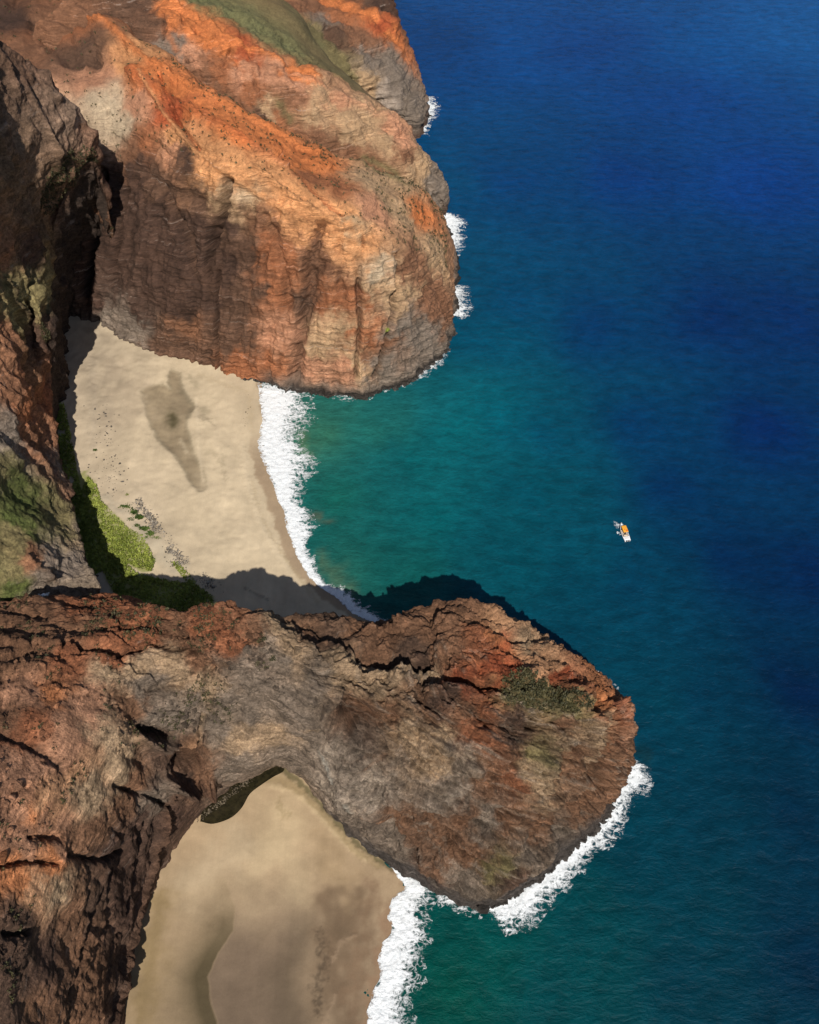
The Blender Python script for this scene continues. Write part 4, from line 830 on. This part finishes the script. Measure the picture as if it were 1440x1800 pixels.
# single bushes
def bush(px, py, r, label, mat=m_dkgreen, cat='bush', group=None, z=None, n=420, base=None, flat=.55):
    p0 = Wz(px, py, 4.5) if base is None else base
    if base is None: p0[2] = zsand(p0[None])[0] - .1
    e = bpy.data.objects.new('bush', None); C.objects.link(e); e.location = p0
    e['label'] = label; e['category'] = cat
    if group: e['group'] = group
    d = RNG.normal(size=(n, 3)); d /= np.linalg.norm(d, axis=1)[:, None]; d[:, 2] = np.abs(d[:, 2])
    r = r * .8; rr = r * RNG.uniform(.35, 1.05, (n, 1)) * (1 + .35 * fbm(d * 3 + px, 1.2, 2)[:, None])
    P = d * rr * np.array([1.15, .8, flat * .7]) * (1 + .5 * fbm(d * 2.2 + np.array([px, py, 0]), 1.0, 2)[:, None]) * np.array([RNG.uniform(.75, 1.35), RNG.uniform(.75, 1.2), 1]); V, Fq = leaves(P, np.full(n, r * .34), 1)
    f = mesh_np('foliage', V, Fq, mat, smooth=False); f.parent = e
    # stems
    Vs = []; Fs = []
    for k in range(5):
        a = k * 1.3; tip_ = np.array([math.cos(a) * r * .6, math.sin(a) * r * .6, r * flat * .6])
        for q_ in range(3):
            b_ = q_ * 2.1; Vs.append(np.array([math.cos(b_), math.sin(b_), 0]) * r * .05)
        Vs.append(tip_); i0 = k * 4; Fs += [(i0, i0 + 1, i0 + 3), (i0 + 1, i0 + 2, i0 + 3), (i0 + 2, i0, i0 + 3)]
    s_ = mesh_np('stem', np.array(Vs), np.array(Fs), m_stem, smooth=False); s_.parent = e
    return e
m_stem = plain('bush_stem_bark', (.10, .07, .045), .9)
G1 = 'dark bushes behind the strip of beach rocks'
for px, py, r, lab in ((222, 866, 1.5, 'small bright bush standing alone on the sand, farthest up the beach'), (218, 888, 2.6, 'dark green bush nearest the green slope, first of the line behind the beach rocks'), (232, 897, 2.7, 'second dark green bush of the line from its inland end'),
    (243, 905, 2.6, 'dark bush in the middle of the upper clump on the sand'), (228, 910, 2.2, 'low bush just inside the line, beside the bare sand'), (238, 921, 2.3, 'dark bush above the gap in the line of bushes'), (250, 926, 2.8, 'round dark bush just below the gap in the line'),
    (262, 935, 2.7, 'dark bush beside the row of grey beach rocks'), (272, 943, 2.2, 'last dark bush at the seaward end of the line'), (256, 942, 2.2, 'low bush facing the bright green mat'), (165, 788, 1.6, 'tiny lone bush at the edge of the shaded valley side')):
    bush(px, py, r, lab, m_green if 'bright bush' in lab else m_dkgreen, group=G1)
# boulder strip across the beach
line = catmull(np.array([Wz(a, b, 5) for a, b in ((238, 870), (262, 905), (278, 932), (300, 965), (325, 988), (350, 1006), (372, 1020))]), 400)
idx = RNG.integers(0, 400, 1500); off = RNG.normal(size=(1500, 2)) * (1.0 + 1.7 * (idx / 400))[:, None]
P = line[idx].copy(); P[:, :2] += off; P[:, 2] = zsand(P); R = RNG.gamma(2.2, .085, 1500) + .1
cc = np.array((.30, .26, .21))[None] * RNG.uniform(.5, 1.5, (1500, 1))
o = rocks('beach_rocks', P, R, m_rock, colr=cc); o['label'] = 'strip of grey stones lying across the far beach'
P = np.stack([RNG.uniform(-205, -150, 260), RNG.uniform(300, 420, 260), np.zeros(260)], 1)
cl_ = np.array([Wz(a, b, 5) for a, b in ((170, 700), (185, 780), (200, 850), (235, 900))]); P = catmull(cl_, 260) + np.concatenate([RNG.normal(size=(260, 2)) * 4.5, np.zeros((260, 1))], 1); P[:, 2] = zsand(P)
o = rocks('scattered_pebbles', P, RNG.gamma(2, .08, 260) + .1, m_rock, colr=np.tile((.16, .14, .12), (260, 1))); o['label'] = 'small dark stones sprinkled down the upper beach'
dl = catmull(np.array([Wz(a, b, 2) for a, b in ((430, 690), (434, 760), (438, 830), (462, 910), (490, 970), (530, 1030), (560, 1062))]), 500)
ix = RNG.integers(0, 500, 420); P = dl[ix].copy(); P[:, :2] += RNG.normal(size=(420, 2)) * np.array([.9, .5]) + (np.sin(ix / 17.0) * 1.3)[:, None] * np.array([1, 0]); P[:, 2] = zsand(P) + .02
o = rocks('drift_line', P, RNG.gamma(1.6, .07, 420) + .06, m_rock, flat=.4, colr=np.tile((.13, .10, .07), (420, 1))); o['label'] = 'broken line of dark drift debris along the far beach berm'
# rocks and scrub on the slopes: seated on the built surfaces
def on_net(net, n, cond, seed):
    ok = np.where(cond)[0]; i = np.random.default_rng(seed).choice(ok, n, replace=False); return net.final[i], net.n[i], i
c_ = (near.v < .42) & (near.u > .3) & (near.u < .75) & (near.n[:, 2] > .45) & (near.px > -20) & (fbm(near.base, 18, 3, .5, 301) > -.1)
P, N_, ii = on_net(near, 1500, c_, 1); o = rocks('slope_rocks', P + N_ * .05, RNG.gamma(1.8, .22, 1500) + .15, m_rock, colr=near.col[ii] * RNG.uniform(.45, 1.0, (1500, 1))); o['label'] = 'loose boulders strewn over the left hillside'
P, N_, ii = on_net(near, 700, c_ & (fbm(near.base, 12, 3, .5, 302) > 0), 2)
V, Fq = leaves(np.repeat(P, 14, 0) + RNG.normal(size=(9800, 3)) * .35, np.full(9800, .6), 1); o = mesh_np('scrub', V, Fq, m_dry, smooth=False); o['kind'] = 'stuff'; o['label'] = 'dark low scrub dotted over the left hillside'
c_ = (near.v > .44) & (near.u > .45) & (near.u < .7) & (near.n[:, 2] > .3)
P, N_, ii = on_net(near, 1200, c_, 3); o = rocks('slope_rocks', P, RNG.gamma(1.8, .2, 1200) + .15, m_rock, colr=near.col[ii] * RNG.uniform(.5, 1.05, (1200, 1))); o['label'] = 'loose stones on the crest of the near headland'
c_ = in_poly(near.px, near.py, [(885, 1185), (915, 1178), (950, 1195), (1000, 1215), (1035, 1240), (1020, 1252), (960, 1245), (890, 1240)]) & near.facing
P, N_, ii = on_net(near, 500, c_, 4); V, Fq = leaves(np.repeat(P, 16, 0) + RNG.normal(size=(8000, 3)) * .45, np.full(8000, .7), 1); o = mesh_np('scrub', V, Fq, m_dry, smooth=False); o['kind'] = 'stuff'; o['label'] = 'grey green scrub patch on top of the near headland'
c_ = (far.u > .46) & (far.u < .75) & (far.n[:, 2] > .35)
P, N_, ii = on_net(far, 900, c_, 5); V, Fq = leaves(np.repeat(P, 10, 0) + RNG.normal(size=(9000, 3)) * .4, np.full(9000, .75), 1); o = mesh_np('scrub', V, Fq, m_dry, smooth=False); o['kind'] = 'stuff'; o['label'] = 'dark tufts of scrub over the orange slope of the far headland'
c_ = (left.u > .4) & (left.n[:, 2] > .3) & (left.px > -30)
P, N_, ii = on_net(left, 900, c_, 6); V, Fq = leaves(np.repeat(P, 12, 0) + RNG.normal(size=(10800, 3)) * .4, np.full(10800, .7), 1); o = mesh_np('scrub', V, Fq, m_dry, smooth=False); o['kind'] = 'stuff'; o['label'] = 'scrub on the bench of the left valley wall'
b0 = far.pick(678, 580); i0 = np.argmin(np.linalg.norm(far.base - b0, axis=1)); bush(678, 580, 2.3, 'yellow green bush clinging alone to the far cliff face', m_green, base=far.final[i0])
for net, lo, hi, num, sd_, lab in ((near, .66, .95, 500, 7, 'black wet boulders along the waterline of the near headland'), (far, .45, .97, 500, 8, 'black wet boulders along the waterline of the far headland')):
    c_ = (net.v > lo) & (net.v < hi) & (net.u < .3) & (net.final[:, 2] > -.4) & (net.final[:, 2] < 1.6)
    P, N_, ii = on_net(net, min(num, int(c_.sum())), c_, sd_); P = P + N_ * .3; P[:, 2] = np.minimum(P[:, 2], .8) - .1
    o = rocks('shore_rocks', P, RNG.gamma(2.0, .2, len(P)) + .15, m_rock, colr=np.tile((.06, .052, .046), (len(P), 1)) * RNG.uniform(.6, 1.7, (len(P), 1))); o['label'] = lab
# rubble at the foot of the arch wall
cl_ = catmull(np.array([Wz(a, b, 4) for a, b in ((350, 1440), (385, 1412), (410, 1392), (440, 1372))]), 240); P = cl_ + np.concatenate([RNG.normal(size=(240, 2)) * .7, np.full((240, 1), .1)], 1)
o = rocks('pool_rocks', P, RNG.gamma(2, .06, 240) + .08, m_rock, colr=np.tile((.2, .16, .11), (240, 1)) * RNG.uniform(.5, 1.3, (240, 1))); o['label'] = 'pale broken stones lining the dark pool under the arch'
def sea_rock(name, px, py, r, label, flat=.6, squash=(1, 1)):
    nu, nv = 40, 64; th = np.linspace(0.02, math.pi * .62, nu)[:, None]; ph_ = np.linspace(0, 2 * math.pi, nv)[None]
    d = np.stack([np.sin(th) * np.cos(ph_), np.sin(th) * np.sin(ph_), np.cos(th) + 0 * ph_], 2).reshape(-1, 3)
    P = d * r * (1 + .35 * fbm(d * 2 + px, 1.1, 4, .6) - .25 * ridged(d * 2 + py, .9, 3))[:, None] * np.array([squash[0], squash[1], flat])
    o = grid_object(name, P.reshape(nu, nv, 3), m_rock, np.tile((.05, .043, .038), (len(P), 1)), flip=True); o.location = Wz(px, py, 0) + np.array([0, 0, -.2])
    o['label'] = label; o['category'] = 'rock'; return o
sea_rock('sea_rock', 797, 536, 4.2, 'black wave washed rock ringed by foam off the far headland')
sea_rock('sea_rock', 748, 205, 4.5, 'small dark rock at the foot of the distant spur')
# stream with its small cascade in the gorge between wall and massif
st = catmull(np.array([Wz(a, b, z) for a, b, z in ((-40, 1105, 52), (0, 1080, 50), (25, 1068, 48.5), (50, 1058, 47), (75, 1050, 45), (90, 1046, 42))]), 80)
Gs = np.stack([st + np.array([0, o_ * .9, 1.6 + .2 * math.cos(o_ * 2)]) for o_ in (-1, -.4, .2, .8)], 0); Gs += (fbm(Gs.reshape(-1, 3), 1.5, 3, .6) * .4).reshape(4, 80, 1)
o = grid_object('stream', Gs, m_foam, attrs={'thickness': (np.clip(fbm(Gs.reshape(-1, 3), 4, 2) + .55, .25, .9))}); o['kind'] = 'structure'; o['label'] = 'thin white cascade in the gorge at the left edge'

# ------------------------------------------------------------------ boat
m_hull = plain('white_gelcoat', (.80, .81, .82), .3, .04); m_deck = plain('pale_deck_paint', (.70, .69, .67), .6, .06); m_canopy = plain('yellow_canvas', (.80, .36, .03), .8, .12, 1.5); m_orange = plain('orange_vest_cloth', (.72, .13, .015), .8)
m_dark = plain('dark_cockpit_floor', (.06, .055, .05), .7); m_glass = plain('tinted_windscreen', (.03, .04, .05), .1); m_metal = plain('brushed_rail', (.55, .56, .57), .35); m_black = plain('outboard_cowling', (.04, .04, .045), .35); m_skin = plain('seat_vinyl', (.66, .55, .42), .6)
boat = bpy.data.objects.new('motor_boat', None); C.objects.link(boat); bp = Wz(1097, 937, 0); boat.location = bp
boat.rotation_euler = (0, 0, math.radians(100)); boat['label'] = 'small white motor boat with a yellow canopy alone on the open water'; boat['category'] = 'boat'
L, Wd = 11.0, 3.4
def hw(t): return Wd / 2 * (1 - max(0, (t - .45) / .55) ** 2.1) * (.9 + .1 * min(1, t / .2))
ts = np.linspace(0, 1, 40)
def part(name, V, Fq, mat, parent, smooth=True):
    o = mesh_np(name, V, Fq, mat, smooth=smooth); o.parent = parent; return o
def boxp(name, c, s_, mat, parent, bev=.06, rz=0):
    import bmesh
    bm = bmesh.new(); bmesh.ops.create_cube(bm, size=1)
    for v in bm.verts: v.co = Vector((v.co.x * s_[0], v.co.y * s_[1], v.co.z * s_[2]))
    bmesh.ops.bevel(bm, geom=bm.edges[:], offset=min(bev, min(s_) * .3), segments=2, affect='EDGES')
    me = bpy.data.meshes.new(name); bm.to_mesh(me); bm.free(); me.materials.append(mat)
    o = bpy.data.objects.new(name, me); C.objects.link(o); o.parent = parent; o.location = c; o.rotation_euler = (0, 0, rz); return o
prof = [(0.0, -.45), (.55, -.35), (.86, .1), (.98, .7), (1.0, .95), (.93, 1.0), (.88, .95), (.86, .72)]
V = []
for t in ts:
    x = -L / 2 + L * t; w_ = hw(t); sh = .35 * t ** 2
    row = [(x + (.0 if z > 0 else -.5 * t), w_ * a, z + (sh if z > 0 else sh * .6)) for a, z in prof]
    V.append([(a, -b, c) for a, b, c in row[::-1]] + row)
V = np.array(V); nv_ = V.shape[1]
hull = part('hull', V.reshape(-1, 3), grid_faces(40, nv_), m_hull, boat)
tr_ = V[0]; part('transom', np.concatenate([tr_[:8][::-1] * 1.0, tr_[8:]]), np.array([[i, i + 1, 14 - i, 15 - i] if False else [7 - i, 6 - i, 9 + i, 8 + i] for i in range(7)])[:, [0, 1, 2, 3]], m_hull, boat, False)
# decks: foredeck, side decks, cockpit sole
def deckstrip(name, t0, t1, k, z, mat):
    tt = np.linspace(t0, t1, 14); G = np.array([[(-L / 2 + L * t, hw(t) * a * k, z + .35 * t ** 2 + .12 * (1 - a * a)) for a in np.linspace(-1, 1, 9)] for t in tt])
    return part(name, G.reshape(-1, 3), grid_faces(14, 9), mat, boat)
deckstrip('foredeck', .70, .995, .93, .88, m_hull); deckstrip('cockpit_floor', .24, .70, .87, .42, m_dark); deckstrip('stern_deck', .0, .24, .9, .86, m_hull)
cx = .55
can = []
for i in range(14):
    for j in range(11):
        a = i / 13 * 2 - 1; b = j / 10 * 2 - 1
        can.append((.75 + a * 2.15, -.28 + b * 1.25, 2.55 - .12 * a * a - .16 * b * b + .02 * math.sin(i * 1.9) * math.cos(j)))
canopy = part('canopy', np.array(can), grid_faces(14, 11), m_canopy, boat)
sol = canopy.modifiers.new('thick', 'SOLIDIFY'); sol.thickness = .06
for x, y in ((-1.3, -1.4), (2.7, -1.4), (-1.3, .85), (2.7, .85)): boxp('canopy_post', (x, y, 1.6), (.06, .06, 1.8), m_metal, boat, .02)
boxp('orange_cover', (-.45, -.7, 2.52), (1.3, .8, .12), m_orange, boat, .05, .3); boxp('orange_cover', (.3, -.1, 2.56), (1.0, .5, .1), m_orange, boat, .05, -.2)
ws = boxp('windscreen', (2.45, 0, 1.45), (.08, 2.3, .6), m_glass, boat, .03); ws.rotation_euler = (0, -.4, 0)
boxp('helm_console', (1.9, -.4, .95), (.7, 1.1, .9), m_deck, boat)
for x in (-.9, .1, 1.0): boxp('seat', (x, .95, .75), (.7, .55, .5), m_skin, boat); boxp('seat', (x, -1.0, .75), (.7, .5, .5), m_skin, boat)
boxp('aft_bench', (-2.3, 0, 1.0), (.6, 2.2, .45), m_skin, boat); boxp('engine_hatch', (-3.9, 0, 1.05), (1.6, 2.0, .3), m_deck, boat)
for y in (-.55, .55):
    ob = boxp('outboard_motor', (-5.75, y, .85), (.6, .45, .9), m_black, boat, .12); lg = boxp('motor_leg', (0, 0, -.8), (.25, .2, .9), m_black, ob, .04)
for s_ in (-1, 1):
    pts = [(-L / 2 + L * t, s_ * hw(t) * .9, 1.55 + .35 * t ** 2) for t in np.linspace(.66, .985, 9)]
    cu = bpy.data.curves.new('bow_rail', 'CURVE'); cu.dimensions = '3D'; cu.bevel_depth = .03; sp = cu.splines.new('POLY'); sp.points.add(8)
    for i, p in enumerate(pts): sp.points[i].co = (*p, 1)
    o = bpy.data.objects.new('bow_rail', cu); dg = bpy.context.evaluated_depsgraph_get(); C.objects.link(o); me = bpy.data.meshes.new_from_object(o); bpy.data.objects.remove(o); me.materials.append(m_metal)
    o = bpy.data.objects.new('bow_rail', me); C.objects.link(o); o.parent = boat
    for k in (0, 4, 8):
        p = pts[k]; boxp('rail_post', (p[0], p[1], p[2] - .3), (.05, .05, .6), m_metal, boat, .01)
for lab, i_, o_, st_, sd_ in (('faint wake spreading off the bow of the boat', [(1078, 916), (1084, 918), (1090, 921)], [(1079, 921), (1084, 925), (1088, 928)], .3, 141), ('splash of white water beside the hull of the boat', [(1084, 934), (1085, 938), (1087, 941)], [(1088, 935), (1089, 938), (1090, 941)], .45, 142)):
    o = surf('wake_foam', i_, o_, strength=st_, n=(16, 40), lobes=.2, seed=sd_, z=.08, amp=.1); o['kind'] = 'stuff'; o['label'] = lab
# wind-blown foam flecks and streaks on open water
for k, (pts, wd_) in enumerate((([(1128, 1185), (1135, 1210), (1132, 1240), (1140, 1265)], 3), ([(800, 635), (840, 645), (865, 650)], 2.5), ([(893, 600), (900, 625), (905, 640)], 2.5), ([(1145, 1285), (1150, 1300)], 2))):
    o = surf('foam_streak', [(a, b) for a, b in pts], [(a + wd_ * 2, b + wd_) for a, b in pts], strength=-.2, n=(14, 90), lobes=.5, seed=151 + k, z=.06, amp=.05); o['kind'] = 'stuff'
print('built', time.time() - T0, 'tris', sum(len(o.data.polygons) * (2 if len(o.data.polygons) and o.data.polygons[0].loop_total == 4 else 1) for o in bpy.data.objects if o.type == 'MESH'))
